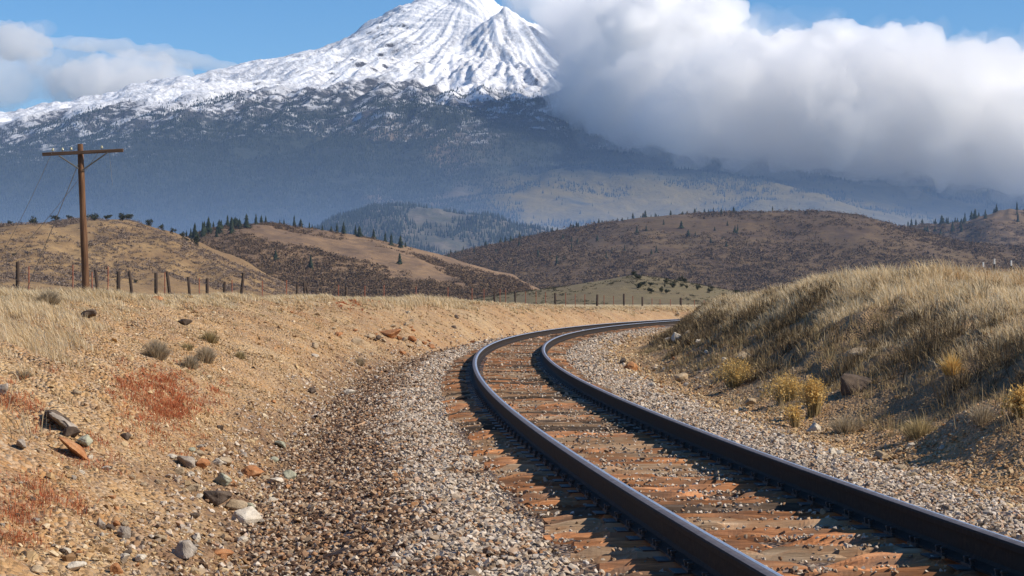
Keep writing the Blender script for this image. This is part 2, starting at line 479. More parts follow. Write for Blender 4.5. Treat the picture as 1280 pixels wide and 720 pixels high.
def mountain():
    xs = np.linspace(-9500, 11000, 1100)
    ys = np.concatenate([np.linspace(14010, 26500, 760), np.linspace(26600, 31000, 40)])
    Yg, Xg = np.meshgrid(ys, xs, indexing='ij')
    Z = mtn_height(Xg, Yg)
    Z = np.where(Yg < 14600, np.minimum(Z, (Yg - 14010) * .7), Z)
    px = CX + F * Xg / Yg
    line = np.interp(px, [-200, 0, 150, 300, 420, 520, 600, 680, 760, 900, 1280], [1800, 1820, 1900, 2010, 2080, 2080, 2040, 2000, 1930, 1900, 1860])
    mead = sstep(570, 660, px) * sstep(1.0, 0.0, sstep(700, 1200, Z)) * (1 - .5 * sstep(900, 1280, px))
    clear = np.exp(-(((px - 500) / 90) ** 2))
    th = np.arctan2(Xg - SX, SY - Yg); r = np.hypot(Xg - SX, Yg - SY)
    wob = .25 * fbm(Xg / 600, Yg / 600, 3, 151)
    st = ridged(th * 9 + wob, r / 2600, 5, 153, .6) + .35 * fbm(Xg / 300, Yg / 300, 4, 155)
    rocky = sstep(.55, 1.25, st - .5 * sstep(2300, 1900, Z) * 0) * sstep(300, 1500, r) * .6
    rocky = np.maximum(rocky, sstep(.35, .9, ridged(Xg / 1500, Yg / 420, 5, 157, .6)) * sstep(2600, 4200, r) * .55)
    me = np_mesh('mountain', np.stack([Xg, Yg, Z], -1).reshape(-1, 3), [grid_faces(len(ys), len(xs))], [mountain_mat()], True,
                 dict(snowline=line.ravel(), meadow=mead.ravel(), clearing=clear.ravel(), rocky=rocky.ravel()))
    tag(link('mountain', me), kind='structure')
mountain()

# ------------------------------------------------------------------ clouds (closed bodies of scattering air)
def cloud_mat(name, dens, col=(.99, .99, .995), aniso=.3):
    m = bpy.data.materials.new(name); m.use_nodes = True
    t = m.node_tree; t.nodes.remove(t.nodes['Principled BSDF'])
    v = t.nodes.new('ShaderNodeVolumePrincipled')
    v.inputs['Color'].default_value = (*col, 1); v.inputs['Density'].default_value = dens
    v.inputs['Anisotropy'].default_value = aniso
    t.links.new(v.outputs[0], t.nodes['Material Output'].inputs['Volume'])
    return m
def cloud(name, balls, voxel, disp, scale, mat, seed=0, squash=1.0):
    """balls: (x, y, z, rx, ry, rz) fused into one closed skin, then billowed with noise"""
    bm = bmesh.new()
    for (x, y, z, rx, ry, rz) in balls:
        bmesh.ops.create_icosphere(bm, subdivisions=3, radius=1, matrix=Matrix.Translation((x, y, z)) @ Matrix.Diagonal((rx, ry, rz, 1)))
    me0 = bm_mesh('cloud_raw', bm, [])
    o = bpy.data.objects.new('cloud_raw', me0); C.objects.link(o)
    md = o.modifiers.new('remesh', 'REMESH'); md.mode = 'VOXEL'; md.voxel_size = voxel
    dg = bpy.context.evaluated_depsgraph_get()
    me = bpy.data.meshes.new_from_object(o.evaluated_get(dg))
    bpy.data.objects.remove(o)
    n = len(me.vertices)
    V = np.empty(n * 3, np.float32); me.vertices.foreach_get('co', V); V = V.reshape(-1, 3).astype(float)
    N = np.empty(n * 3, np.float32); me.vertices.foreach_get('normal', N); N = N.reshape(-1, 3)
    b = sum(a * (1 - 2 * np.abs(noise3(V / (scale * f), seed + i))) for i, (a, f) in enumerate(((.5, 1), (.34, .45), (.24, .2), (.17, .1))))
    V = V + N * ((b - .25) * disp)[:, None]
    me.vertices.foreach_set('co', V.astype(np.float32).ravel()); me.update()
    o = bpy.data.objects.new('cloud_raw', me); C.objects.link(o)      # fuse again so the billows never cross
    md = o.modifiers.new('remesh', 'REMESH'); md.mode = 'VOXEL'; md.voxel_size = voxel * .9
    me = bpy.data.meshes.new_from_object(o.evaluated_get(bpy.context.evaluated_depsgraph_get()))
    bpy.data.objects.remove(o)
    me.materials.clear(); me.materials.append(mat)
    for p in me.polygons: p.use_smooth = True
    o = link(name, me)
    return o
def at(px, py, Y): return ((px - CX) / F * Y, Y, HC + (YH - py) / F * Y)

def bank_balls(seed):
    r = random.Random(seed); out = []
    top = [(720, 40), (770, 14), (830, 18), (880, 40), (905, 58), (960, 64), (1020, 70), (1080, 64), (1150, 76), (1280, 88), (1500, 96)]
    bot = [(720, 110), (745, 150), (780, 182), (820, 194), (950, 205), (1100, 208), (1280, 224), (1500, 244)]
    tx, ty = zip(*top); bx, by = zip(*bot)
    for px in np.arange(772, 1520, 17):                  # the body
        t, b = np.interp(px, tx, ty), np.interp(px, bx, by)
        Y0 = float(np.interp(px, [690, 780, 900, 1280], [21300, 19600, 18500, 17800])); k = Y0 / F
        hh = (b - t) / 2
        for f in (.3, .66):
            x, Y, z = at(px + r.uniform(-10, 10), t + (b - t) * f + r.uniform(-6, 6), Y0 + 500 - 900 * f + r.uniform(-250, 250))
            out.append((x, Y, z, r.uniform(38, 60) * k, 650, hh * k * .66))
        for j in range(6):                               # billows on its sunny face and crest
            rad = r.choice((10, 14, 20, 30, 40)) * r.uniform(.8, 1.2) * min(1, (px - 690) / 120)
            f = r.random() ** 1.2
            y = t + rad * .6 + (b - t - rad * 1.3) * f
            x, Y, z = at(px + r.uniform(-12, 12), y, Y0 + 500 - 900 * f - 560 * math.sin(math.pi * min(1, max(.1, f))) - r.uniform(-100, 450))
            out.append((x, Y, z, rad * k * 1.3, rad * k * 1.2, rad * k * .8))
    for px, py, rad in ((665, -10, 22), (695, 2, 26), (725, 34, 30), (752, 70, 36), (780, 30, 46), (630, -28, 18), (810, 60, 52)):   # cloud behind the peak
        x, Y, z = at(px, py, 25200 if px < 700 else 23800); k = Y / F
        out.append((x, Y, z, rad * k * 1.1, rad * k, rad * k * .8))
    for px, py, rad in ((1010, 120, 44), (1050, 150, 40), (1180, 120, 58), (1250, 150, 50), (900, 110, 40), (860, 160, 34), (1120, 90, 36)):
        x, Y, z = at(px + seed % 3 * 5, py, 17000); k = Y / F
        out.append((x, Y, z, rad * k * 1.3, rad * k, rad * k * .75))
    return out
for k_, (dens_, vox_, dis_, sca_) in enumerate(((.0044, 30, 300, 520), (.0013, 30, 420, 420), (.0005, 34, 520, 900))):
    tag(cloud('cloud_bank', bank_balls(12 + k_), vox_, dis_, sca_, cloud_mat('cloud_dense', dens_, (.9995, .999, .998), .45), 3 + k_ * 7),
        'thick white cloud bank wrapped over the right shoulder of the snowy mountain', 'clouds', 'cloud bank on the mountain', kind='stuff')
def billow_balls():
    r = random.Random(31); out = []
    top = [(720, 40), (770, 14), (830, 18), (880, 40), (905, 58), (960, 64), (1020, 70), (1080, 64), (1150, 76), (1280, 88), (1400, 92)]
    bot = [(720, 60), (760, 120), (800, 165), (950, 185), (1100, 190), (1280, 200), (1400, 210)]
    tx, ty = zip(*top); bx, by = zip(*bot)
    for i in range(60):                                   # knots of a few puffs each
        px = r.uniform(790, 1370); f = .42 * r.random() ** 1.3
        t, b = np.interp(px, tx, ty) - 22, np.interp(px, bx, by)
        Y0 = float(np.interp(px, [690, 780, 900, 1280], [21300, 19600, 18500, 17800])) + 100 - 900 * f - 640 * min(1, .3 + 2 * f)
        k = Y0 / F; R0 = r.uniform(9, 22)
        for j in range(r.randint(3, 7)):
            rad = R0 * r.uniform(.45, 1)
            x, Y, z = at(px + r.uniform(-2.2, 2.2) * R0, t + (b - t) * f + r.uniform(-.5, .6) * R0, Y0 + r.uniform(-120, 120))
            out.append((x, Y, z, rad * k * 1.25, rad * k, rad * k * .75))
    return out
tag(cloud('cloud_bank', billow_balls(), 24, 130, 260, cloud_mat('cloud_billow', .009, (.9995, .999, .998), .4), 41), 'thick white cloud bank wrapped over the right shoulder of the snowy mountain', 'clouds', 'cloud bank on the mountain', kind='stuff')
VEIL = cloud_mat('cloud_thin', .0005, (.9995, .999, .999), .3)
def veil_balls():
    r = random.Random(5); out = []
    for (px, py, rad) in [(725, 60, 36), (745, 100, 42), (765, 135, 44), (790, 160, 44), (820, 175, 44), (735, 20, 36), (850, 182, 42), (900, 185, 45), (1000, 190, 45), (1100, 195, 45), (1200, 200, 45)]:
        x, Y, z = at(px, py, float(np.interp(px, [690, 780, 900, 1280], [21000, 19200, 18000, 17300]))); k = Y / F
        out.append((x, Y, z, rad * k * 1.2, rad * k, rad * k * .7))
    return out
tag(cloud('cloud_veil', veil_balls(), 80, 420, 1100, VEIL, 8), 'thin grey mist drifting off the cloud bank across the upper snow', 'clouds', kind='stuff')
def puff(name, px0, py0, w_, h_, Y, n, mat, seed, label):
    r = random.Random(seed); k = Y / F; out = []
    for i in range(n):
        u = (i + .5) / n * 2 - 1
        rad = h_ * (.35 + .35 * (1 - u * u)) * r.uniform(.75, 1.2)
        x, YY, z = at(px0 + u * w_ * .5, py0 + h_ * .25 - rad * .5 + r.uniform(-3, 3), Y + r.uniform(-300, 300))
        out.append((x, YY, z, rad * k * 1.2, rad * k * 1.2, rad * k * .8))
    tag(cloud(name, out, 60, h_ * k * .5, h_ * k * .7, mat, seed), label, 'cloud', kind='stuff')
PUFF = cloud_mat('cloud_puff', .0021, (.9995, .9995, .999), .3)
THIN = cloud_mat('cloud_wisp', .0006, (.9995, .9995, .999), .1)
puff('cloud', 158, 116, 170, 52, 40000, 9, PUFF, 21, 'low white cumulus cloud beside the left ridge of the mountain')
puff('cloud', 22, 56, 62, 30, 40000, 5, PUFF, 22, 'small white puff of cloud high at the left edge')
puff('cloud', 46, 38, 26, 20, 40000, 3, THIN, 23, 'faint little cloud scrap above the small puff')
puff('cloud', 10, 106, 66, 50, 42000, 5, cloud_mat('cloud_soft', .0007, (.9995, .9995, .999), .1), 24, 'soft pale cloud at the left edge above the long ridge')
puff('cloud', 78, 82, 60, 40, 42000, 5, THIN, 25, 'torn thin cloud between the puffs on the left')
def streak():
    r = random.Random(26); out = []; Y = 42000; k = Y / F
    for i in range(34):
        t = i / 33; px = 58 + 255 * t; py = 52 + 40 * t ** 1.7 + r.uniform(-1, 1); rad = (5 + 5 * math.sin(math.pi * t)) * r.uniform(.8, 1.15)
        x, YY, z = at(px, py, Y + r.uniform(-200, 200)); out.append((x, YY, z, 14 * k, 14 * k, rad * k))
    tag(cloud('cloud', out, 60, 90, 420, cloud_mat('cloud_streak', .0012, (.9995, .9995, .999), 0), 26), 'long thin streak of high cloud over the left ridge', 'cloud', kind='stuff')
streak()

# ------------------------------------------------------------------ haze
def haze():
    bm = bmesh.new()
    bmesh.ops.create_cube(bm, size=1, matrix=Matrix.Translation((0, 100, 247)) @ Matrix.Diagonal((30000, 27800, 510, 1)))
    m = bpy.data.materials.new('haze'); m.use_nodes = True
    t = m.node_tree; t.nodes.remove(t.nodes['Principled BSDF'])
    v = t.nodes.new('ShaderNodeVolumePrincipled')
    v.inputs['Color'].default_value = (.36, .58, 1, 1); v.inputs['Density'].default_value = 4.0e-5
    t.links.new(v.outputs[0], t.nodes['Material Output'].inputs['Volume'])
    tag(link('haze', bm_mesh('haze', bm, [m])), kind='stuff')
haze()

# ------------------------------------------------------------------ scattered stones and blades (merged, for what nobody could count)
def hull_variants(n, pts, seed):
    r = random.Random(seed); out = []
    for i in range(n):
        bm = bmesh.new()
        for k in range(pts):
            v = Vector((r.gauss(0, 1), r.gauss(0, 1), r.gauss(0, 1))).normalized() * r.uniform(.75, 1.05)
            bm.verts.new((v.x * 1.15, v.y * .9, v.z * .72))
        res = bmesh.ops.convex_hull(bm, input=bm.verts)
        bmesh.ops.delete(bm, geom=[e for e in res['geom_interior'] if isinstance(e, bmesh.types.BMVert)], context='VERTS')
        bmesh.ops.triangulate(bm, faces=bm.faces)
        bm.verts.index_update()
        V = np.array([v.co[:] for v in bm.verts]); Fc = np.array([[v.index for v in f.verts] for f in bm.faces])
        bm.free(); out.append((V, Fc))
    return out
STONE = hull_variants(14, 11, 3)

def rand_rot(n, tilt=np.pi):
    a, b, c = rng.uniform(0, 2 * np.pi, n), rng.uniform(-tilt, tilt, n), rng.uniform(-tilt, tilt, n)
    def R(t, ax):
        c_, s_, o, z = np.cos(t), np.sin(t), np.ones(n), np.zeros(n)
        if ax == 0: m = [[o, z, z], [z, c_, -s_], [z, s_, c_]]
        if ax == 1: m = [[c_, z, s_], [z, o, z], [-s_, z, c_]]
        if ax == 2: m = [[c_, -s_, z], [s_, c_, z], [z, z, o]]
        return np.moveaxis(np.array(m), 2, 0)
    return R(a, 2) @ R(b, 1) @ R(c, 0)

def stones(name, P, rad, mat, tilt=.6, kind='stuff'):
    which = rng.integers(0, len(STONE), len(P)); VV = []; FF = []; base = 0
    for i, (V, Fc) in enumerate(STONE):
        sel = np.nonzero(which == i)[0]
        if not len(sel): continue
        R = rand_rot(len(sel), tilt)
        v = np.einsum('nij,kj->nki', R, V) * rad[sel][:, None, None] + P[sel][:, None, :]
        f = Fc[None] + (np.arange(len(sel)) * len(V))[:, None, None] + base
        VV.append(v.reshape(-1, 3)); FF.append(f.reshape(-1, 3)); base += len(sel) * len(V)
    me = np_mesh(name, np.concatenate(VV), [np.concatenate(FF)], [mat])
    return tag(link(name, me), kind=kind)

def blades(name, P, h, lean, w, mat, kind='stuff', parent=None, up=.0):
    """one thin bent leaf per point. lean (n,2): how far the tip moves sideways"""
    n = len(P); a = rng.uniform(0, 2 * np.pi, n)
    side = np.stack([np.cos(a), np.sin(a), np.zeros(n)], 1) * (w / 2)[:, None]
    L = np.concatenate([lean, np.zeros((n, 1))], 1)
    mid = P + L * .35; mid[:, 2] += h * .58
    tip = P + L; tip[:, 2] += h * (1 - .25 * np.minimum(1, np.hypot(*lean.T) / np.maximum(h, 1e-6)))
    V = np.stack([P - side, P + side, mid - side * .8, mid + side * .8, tip], 1).reshape(-1, 3)
    b = (np.arange(n) * 5)[:, None]
    q = b + np.array([[0, 1, 3, 2]]); t = b + np.array([[2, 3, 4]])
    me = np_mesh(name, V, [q, t], [mat], True)
    return tag(link(name, me, parent), kind=kind)

def track_points(s, d):
    x, y, th = track_at(s)
    return x + d * np.cos(th), y - d * np.sin(th)
def on_ground(X, Y, dz=0):
    return np.stack([X, Y, H(X, Y) + dz], 1)

PALE = [(0, (.17, .125, .085)), (.12, (.32, .235, .16)), (.35, (.44, .355, .265)), (.6, (.55, .46, .36)), (.76, (.64, .545, .44)), (.84, (.42, .26, .14)), (.92, (.36, .20, .11)), (1, (.72, .65, .56))]
BROWN = [(0, (.07, .04, .028)), (.2, (.15, .085, .05)), (.45, (.27, .165, .095)), (.65, (.42, .31, .20)), (.82, (.38, .19, .085)), (1, (.60, .50, .38))]
EARTH = [(0, (.22, .125, .06)), (.4, (.42, .27, .13)), (.7, (.54, .39, .21)), (.9, (.64, .52, .35)), (1, (.42, .20, .085))]
M_PALE = island_mat('ballast_stone', PALE, noise_scale=40, noise_amt=.35)
M_BROWN = island_mat('brown_stone', BROWN, noise_scale=40, noise_amt=.35)
M_EARTH = island_mat('earth_stone', EARTH, noise_scale=40, noise_amt=.3)

TIE_STEP, TIE_W = .5, .235
def ballast():
    Ps, Rs = [], []; Pb, Rb = [], []
    for s0, s1, den, rm in ((2, 12, 1050, 1.0), (12, 22, 800, 1.0), (22, 36, 430, 1.2), (36, 60, 200, 1.6), (60, 100, 60, 2.2)):
        n = int((s1 - s0) * 6.6 * den)
        s = rng.uniform(s0, s1, n); d = rng.uniform(-3.9, 2.7, n)
        X, Y = track_points(s, d)
        nz = fbm(X * .7, Y * .7, 3, 51); clump = perlin(X * 1.6, Y * 1.6, 52)
        a = np.abs(d)
        ph = (s / TIE_STEP) % 1.0; ontie = (np.abs(ph - .5) < TIE_W / TIE_STEP / 2) & (a < 1.32)
        keep = np.where(a < 1.32, np.where(ontie, rng.random(n) < .06 + .13 * (clump > .15), rng.random(n) < .16 + .55 * (nz + .6 * clump > .12)), 1.0) > 0
        keep &= ~((np.abs(a - .755) < .09))
        keep &= (rng.random(n) < np.clip(1 - (-d - 2.7 - .4 * nz) * 1.1, .12, 1))
        keep &= (d < 2.3 + .4 * nz) | (rng.random(n) < .25)
        r = rng.uniform(.013, .030, n) * rm * np.where(rng.random(n) < .04, 1.5, 1)
        r = np.where(a < 1.36, r * .68, r); keep &= (a < .86) | (a > 1.5) | (rng.random(n) < .5)
        z = H(X, Y) + np.where(ontie, .068 + r * .4, np.where(a < 1.33, .036 + r * rng.uniform(-.3, .6, n), r * rng.uniform(-.1, .7, n)))
        isb = ((d < -2.1 + .35 * nz + .3 * clump) & (rng.random(n) < np.clip(1.1 - (-d - 2.9) * 1.2, .15, 1))) | ((a < 1.3) & (rng.random(n) < .12)) | ((d < 0) & (clump > .42))
        isb &= rng.random(n) < .8
        P = np.stack([X, Y, z], 1)
        k = keep & ~isb; Ps.append(P[k]); Rs.append(r[k])
        k = keep & isb; Pb.append(P[k]); Rb.append(r[k])
    stones('ballast_gravel', np.concatenate(Ps), np.concatenate(Rs), M_PALE)
    stones('brown_gravel', np.concatenate(Pb), np.concatenate(Rb), M_BROWN)
    # pebbles over the earth slopes
    Pe, Re = [], []
    for s0, s1, den, rm in ((0, 14, 1500, .75), (14, 30, 900, .9), (30, 60, 300, 1.3), (60, 120, 60, 2.0)):
        n = int((s1 - s0) * 6 * den)
        s = rng.uniform(s0, s1, n); d = -rng.uniform(2.9, 9, n)
        X, Y = track_points(s, d)
        cl = fbm(X * .6, Y * .6, 3, 57)
        k = rng.random(n) < np.clip(.45 + .7 * cl, .08, 1) * np.where(-d > 7, .35, 1)
        r = (.006 + .020 * rng.random(n) ** 3 + .022 * (rng.random(n) < .02) + .055 * rng.random(n) * (rng.random(n) < .006)) * rm
        Pe.append(np.stack([X, Y, H(X, Y) + r * .2], 1)[k]); Re.append(r[k])
        n = int((s1 - s0) * 2.4 * den * .5)
        s = rng.uniform(s0, s1, n); d = rng.uniform(2.0, 4.4, n)
        X, Y = track_points(s, d)
        k = rng.random(n) < np.clip(1.2 - (d - 2.6) * .8, .1, 1)
        r = (.009 + .022 * rng.random(n) ** 2.5 + .03 * (rng.random(n) < .02)) * rm
        Pe.append(np.stack([X, Y, H(X, Y) + r * .25], 1)[k]); Re.append(r[k])
    stones('earth_pebbles', np.concatenate(Pe), np.concatenate(Re), M_EARTH)
ballast()

# ------------------------------------------------------------------ rails
def rails():
    rust = M('rail_side'); P = rust.pos().outputs['Position']
    rf = rust.noise(P, 26, 6, .75)
    rust.col(rust.mix(rust.ramp(rust.noise(P, 3, 4, .6), [(.4, 0), (.65, .8)]), rust.ramp(rf, [(.35, (.018, .014, .011)), (.6, (.042, .030, .022)), (.75, (.085, .048, .028))]), (.030, .026, .023)))
    rust.bump(rf, .5, .004)
    rust.b.inputs['Roughness'].default_value = .75; rust.b.inputs['Specular IOR Level'].default_value = .12
    run = M('rail_running_band'); P = run.pos().outputs['Position']
    run.b.inputs['Metallic'].default_value = 1.0; run.b.inputs['Roughness'].default_value = .42
    run.col(run.ramp(run.noise(P, 5, 4, .6), [(.3, (.74, .73, .72)), (.7, (.90, .89, .88))]))
    dull = M('rail_head_dull'); P = dull.pos().outputs['Position']
    dull.b.inputs['Metallic'].default_value = .6; dull.b.inputs['Roughness'].default_value = .5
    dull.col(dull.ramp(dull.noise(P, 12, 4, .6), [(.3, (.16, .12, .10)), (.7, (.26, .21, .18))]))
    prof = [(-.07, .020), (-.07, .032), (-.022, .048), (-.010, .065), (-.009, .145), (-.033, .152), (-.036, .178), (-.031, .187), (-.014, .1905), (.006, .191),
            (.020, .190), (.031, .187), (.036, .178), (.033, .152), (.009, .145), (.010, .065), (.022, .048), (.07, .032), (.07, .020)]
    prof = np.array(prof); prof[:, 0] *= 1.2; prof[:, 1] = .02 + (prof[:, 1] - .02) * 1.14; m = len(prof)
    s = np.concatenate([np.arange(-8, 60, .25), np.arange(60, 170, .5)])
    x, y, th = track_at(s)
    for side, lab in ((-1, 'outer rusty steel rail on the left of the track, nearer the orange earth slope'), (1, 'inner rusty steel rail on the right of the track, nearer the grassy bank')):
        off = side * .755 + prof[:, 0]
        V = np.stack([x[:, None] + off * np.cos(th)[:, None], y[:, None] - off * np.sin(th)[:, None], np.broadcast_to(prof[:, 1], (len(s), m))], -1)
        i = np.arange(len(s) - 1)[:, None] * m; j = np.arange(m)[None]; j2 = (j + 1) % m
        f = np.stack([i + j, i + j2, i + m + j2, i + m + j], -1)
        mi = np.zeros((len(s) - 1, m), int); mi[:, 7:9] = 2; mi[:, 9:12] = 1
        me = np_mesh('rail', V.reshape(-1, 3), [f.reshape(-1, 4)], [rust.m, run.m, dull.m], False, midx=mi.ravel())
        tag(link('rail', me), lab, 'rail', 'two running rails')
rails()

# ------------------------------------------------------------------ ties with plates and spikes
def tie_mat(name, stops, grey):
    m = M(name); T = m.obj()
    oi = m.n('ShaderNodeObjectInfo')
    off = m.n('ShaderNodeVectorMath', operation='ADD'); m.l(T, off.inputs[0])
    sc_ = m.n('ShaderNodeVectorMath', operation='SCALE'); m.l(oi.outputs['Location'], sc_.inputs[0]); sc_.inputs['Scale'].default_value = 1.0
    m.l(sc_.outputs[0], off.inputs[1]); V = off.outputs[0]
    gr = m.noise(m.mapping(V, (1.2, 34, 20)), 1.0, 6, .7, .3)
    bl = m.noise(m.mapping(V, (2.2, 7, 5)), 1.0, 4, .6)
    c = m.ramp(gr, stops)
    c = m.mix(m.ramp(bl, [(.38, 0), (.62, .85)]), c, grey)
    v = m.math('ADD', m.math('MULTIPLY', oi.outputs['Random'], .55), .85)
    cc = m.n('ShaderNodeCombineColor'); [m.l(v, cc.inputs[i]) for i in range(3)]
    c = m.mix(1.0, c, cc.outputs[0], 'MULTIPLY')
    m.col(c); m.b.inputs['Roughness'].default_value = .85
    m.bump(gr, .7, .012)
    return m.m
TIE_M = [(tie_mat('tie_orange', [(.28, (.035, .02, .013)), (.40, (.23, .092, .038)), (.55, (.52, .22, .085)), (.8, (.62, .40, .22))], (.20, .125, .08)),
          'orange-brown split timber tie lying under both rails of the track', 'orange-brown timber ties'),
         (tie_mat('tie_grey', [(.28, (.05, .04, .03)), (.45, (.28, .195, .12)), (.65, (.46, .345, .23)), (.8, (.58, .47, .34))], (.30, .16, .08)),
          'grey-brown weathered timber tie lying under both rails of the track', 'grey-brown timber ties'),
         (tie_mat('tie_dark', [(.28, (.022, .018, .015)), (.5, (.075, .052, .036)), (.7, (.16, .105, .065)), (.85, (.28, .18, .1))], (.10, .07, .05)),
          'dark tarred timber tie lying under both rails of the track', 'dark tarred timber ties')]
def tie_mesh(seed, mat):
    nx, ny = 90, 15
    xs = np.linspace(-1.3, 1.3, nx); v = np.linspace(0, 1, ny)
    # across profile: side, rounded top, side
    prof_y = np.interp(v, [0, .14, .2, .8, .86, 1], [-.118, -.118, -.108, .108, .118, .118])
    prof_z = np.interp(v, [0, .14, .2, .8, .86, 1], [-.17, -.02, .012, .012, -.02, -.17])
    Xg, Vg = np.meshgrid(xs, v, indexing='ij')
    Yg = np.broadcast_to(prof_y, Xg.shape).copy(); Zg = np.broadcast_to(prof_z, Xg.shape).copy()
    top = (Vg > .14) & (Vg < .86)
    crack = ridged(Xg * .55 + seed * 7, Yg * 17 + .12 * np.sin(Xg * 3 + seed), 3, seed, .5)
    depth = np.clip(crack - .45, 0, .8)
    plate = sstep(.22, .17, np.abs(np.abs(Xg) - .755))
    wear = (fbm(Xg * 1.2 + seed, Yg * 14, 4, seed + 3) * .02 - depth * .125 - .012 * np.abs(perlin(Xg * .9, Yg * 0 + seed, seed + 8))) * (1 - plate)
    Zg = np.where(top, Zg + wear, Zg)
    edge = sstep(1.12, 1.3, np.abs(Xg)); Zg = np.where(top, Zg - edge * (.02 + .03 * np.abs(perlin(Yg * 15, Xg * 0 + seed, 5))), Zg)
    endw = .05 * perlin(Yg * 11, Zg * 4 + seed, seed + 4)
    Xg = Xg + np.sign(Xg) * edge * endw
    Yg = Yg + .012 * perlin(Xg * 1.2, Yg * 3 + seed, seed + 6)
    V = np.stack([Xg, Yg, Zg], -1).reshape(-1, 3)
    q = grid_faces(nx, ny)
    caps = [np.arange(ny)[None, ::-1], (np.arange(ny) + (nx - 1) * ny)[None]]
    return np_mesh('railroad_tie', V, [q] + caps, [mat], False)
def ties():
    steel = M('tie_plate_steel'); P = steel.pos().outputs['Position']
    steel.col(steel.ramp(steel.noise(P, 30, 4), [(.3, (.04, .032, .028)), (.7, (.10, .08, .068))])); steel.b.inputs['Roughness'].default_value = .5
    bm = bmesh.new()
    def box(b, x0, x1, y0, y1, z0, z1):
        bmesh.ops.create_cube(b, size=1, matrix=Matrix.Translation(((x0 + x1) / 2, (y0 + y1) / 2, (z0 + z1) / 2)) @ Matrix.Diagonal((x1 - x0, y1 - y0, z1 - z0, 1)))
    box(bm, -.17, .17, -.09, .09, .012, .0195); box(bm, -.098, -.074, -.088, .088, .0197, .036); box(bm, .074, .098, -.088, .088, .0197, .036)
    plate = bm_mesh('tie_plate', bm, [steel.m])
    bm = bmesh.new()
    box(bm, -.009, .009, -.009, .009, .0, .055); box(bm, -.02, .012, -.014, .014, .0552, .070)
    bmesh.ops.bevel(bm, geom=list(bm.edges), offset=.003, segments=1, affect='EDGES')
    spike = bm_mesh('spike', bm, [steel.m])
    meshes = [[tie_mesh(i * 3 + k * 41 + 1, TIE_M[k][0]) for i in range(6)] for k in range(3)]
    r = random.Random(4)
    n = 0
    for i in range(7, 215):
        s = (i + .5) * TIE_STEP
        x, y, th = (float(q) for q in track_at(s))
        k = r.choices((0, 1, 2), (.42, .26, .32))[0]
        o = link('railroad_tie', r.choice(meshes[k]))
        sh = r.uniform(-.07, .07)
        o.location = (x + sh * math.cos(th), y - sh * math.sin(th), r.uniform(-.004, .004))
        o.rotation_euler = (r.uniform(-.02, .02), 0, -th + r.choice((0, math.pi)) + r.uniform(-.025, .025))
        tag(o, TIE_M[k][1], 'railroad tie', TIE_M[k][2])
        if s < 45:
            bpy_m = Matrix.LocRotScale(o.location, o.rotation_euler, None).inverted()
            for sd in (-1, 1):
                p = link('tie_plate', plate, o)
                wl = Vector((x + sd * .755 * math.cos(th), y - sd * .755 * math.sin(th), 0))
                lp = bpy_m @ wl
                p.location = (lp.x, lp.y, .0); p.rotation_euler = (0, 0, -th - o.rotation_euler.z)
                if s < 26:
                    for sx in (-1, 1):
                        for sy in (-1, 1):
                            q = link('spike', spike, p); q.location = (sx * .082, sy * .05 * (1 if sx > 0 else -1), 0)
                            q.rotation_euler = (0, 0, 0 if sx > 0 else math.pi)
ties()

# ------------------------------------------------------------------ rocks
def rock_mat(name, a, b, c):
    m = M(name); T = m.obj(); oi = m.n('ShaderNodeObjectInfo')
    off = m.n('ShaderNodeVectorMath', operation='ADD'); m.l(T, off.inputs[0]); m.l(oi.outputs['Location'], off.inputs[1])
    n = m.noise(off.outputs[0], 9, 6, .65); n2 = m.noise(off.outputs[0], 60, 3, .7)
    cc = m.ramp(n, [(.3, a), (.5, b), (.72, c)])
    cc = m.mix(1.0, cc, m.ramp(n2, [(.3, .75), (.7, 1.1)]), 'MULTIPLY')
    m.col(cc); m.bump(m.math('ADD', n, m.math('MULTIPLY', n2, .4)), .6, .015)
    return m.m
RM = dict(pale=rock_mat('rock_pale', (.42, .35, .26), (.56, .49, .39), (.66, .60, .50)),
          dark=rock_mat('rock_dark', (.06, .045, .035), (.11, .08, .06), (.17, .13, .095)),
          rust=rock_mat('rock_rust', (.26, .10, .04), (.40, .18, .075), (.46, .27, .14)),
          tan=rock_mat('rock_tan', (.28, .20, .12), (.40, .30, .19), (.50, .40, .27)),
          grey=rock_mat('rock_grey', (.20, .165, .13), (.32, .27, .22), (.42, .37, .31)),
          green=rock_mat('rock_green', (.24, .22, .15), (.36, .36, .26), (.44, .42, .33)))
def rock_mesh(seed, sx, sy, sz, mat, rough=.10):
    r = random.Random(seed); bm = bmesh.new()
    for k in range(16):
        v = Vector((r.gauss(0, 1), r.gauss(0, 1), r.gauss(0, 1))).normalized() * r.uniform(.8, 1.05)
        bm.verts.new(v)
    res = bmesh.ops.convex_hull(bm, input=bm.verts)
    bmesh.ops.delete(bm, geom=[e for e in res['geom_interior'] if isinstance(e, bmesh.types.BMVert)], context='VERTS')
    bmesh.ops.bevel(bm, geom=list(bm.edges), offset=.06, segments=1, affect='EDGES')
    bmesh.ops.triangulate(bm, faces=bm.faces)
    for _ in range(2): bmesh.ops.subdivide_edges(bm, edges=[e for e in bm.edges if e.calc_length() > .18], cuts=1, use_grid_fill=True)
    bmesh.ops.triangulate(bm, faces=bm.faces)
    P = np.array([v.co[:] for v in bm.verts])
    n = fbm3(P * 2.2, 4, seed) * rough
    for v, k in zip(bm.verts, n):
        v.co = v.co * (1 + k); v.co = Vector((v.co.x * sx, v.co.y * sy, v.co.z * sz))
    return bm_mesh('rock', bm, [mat])
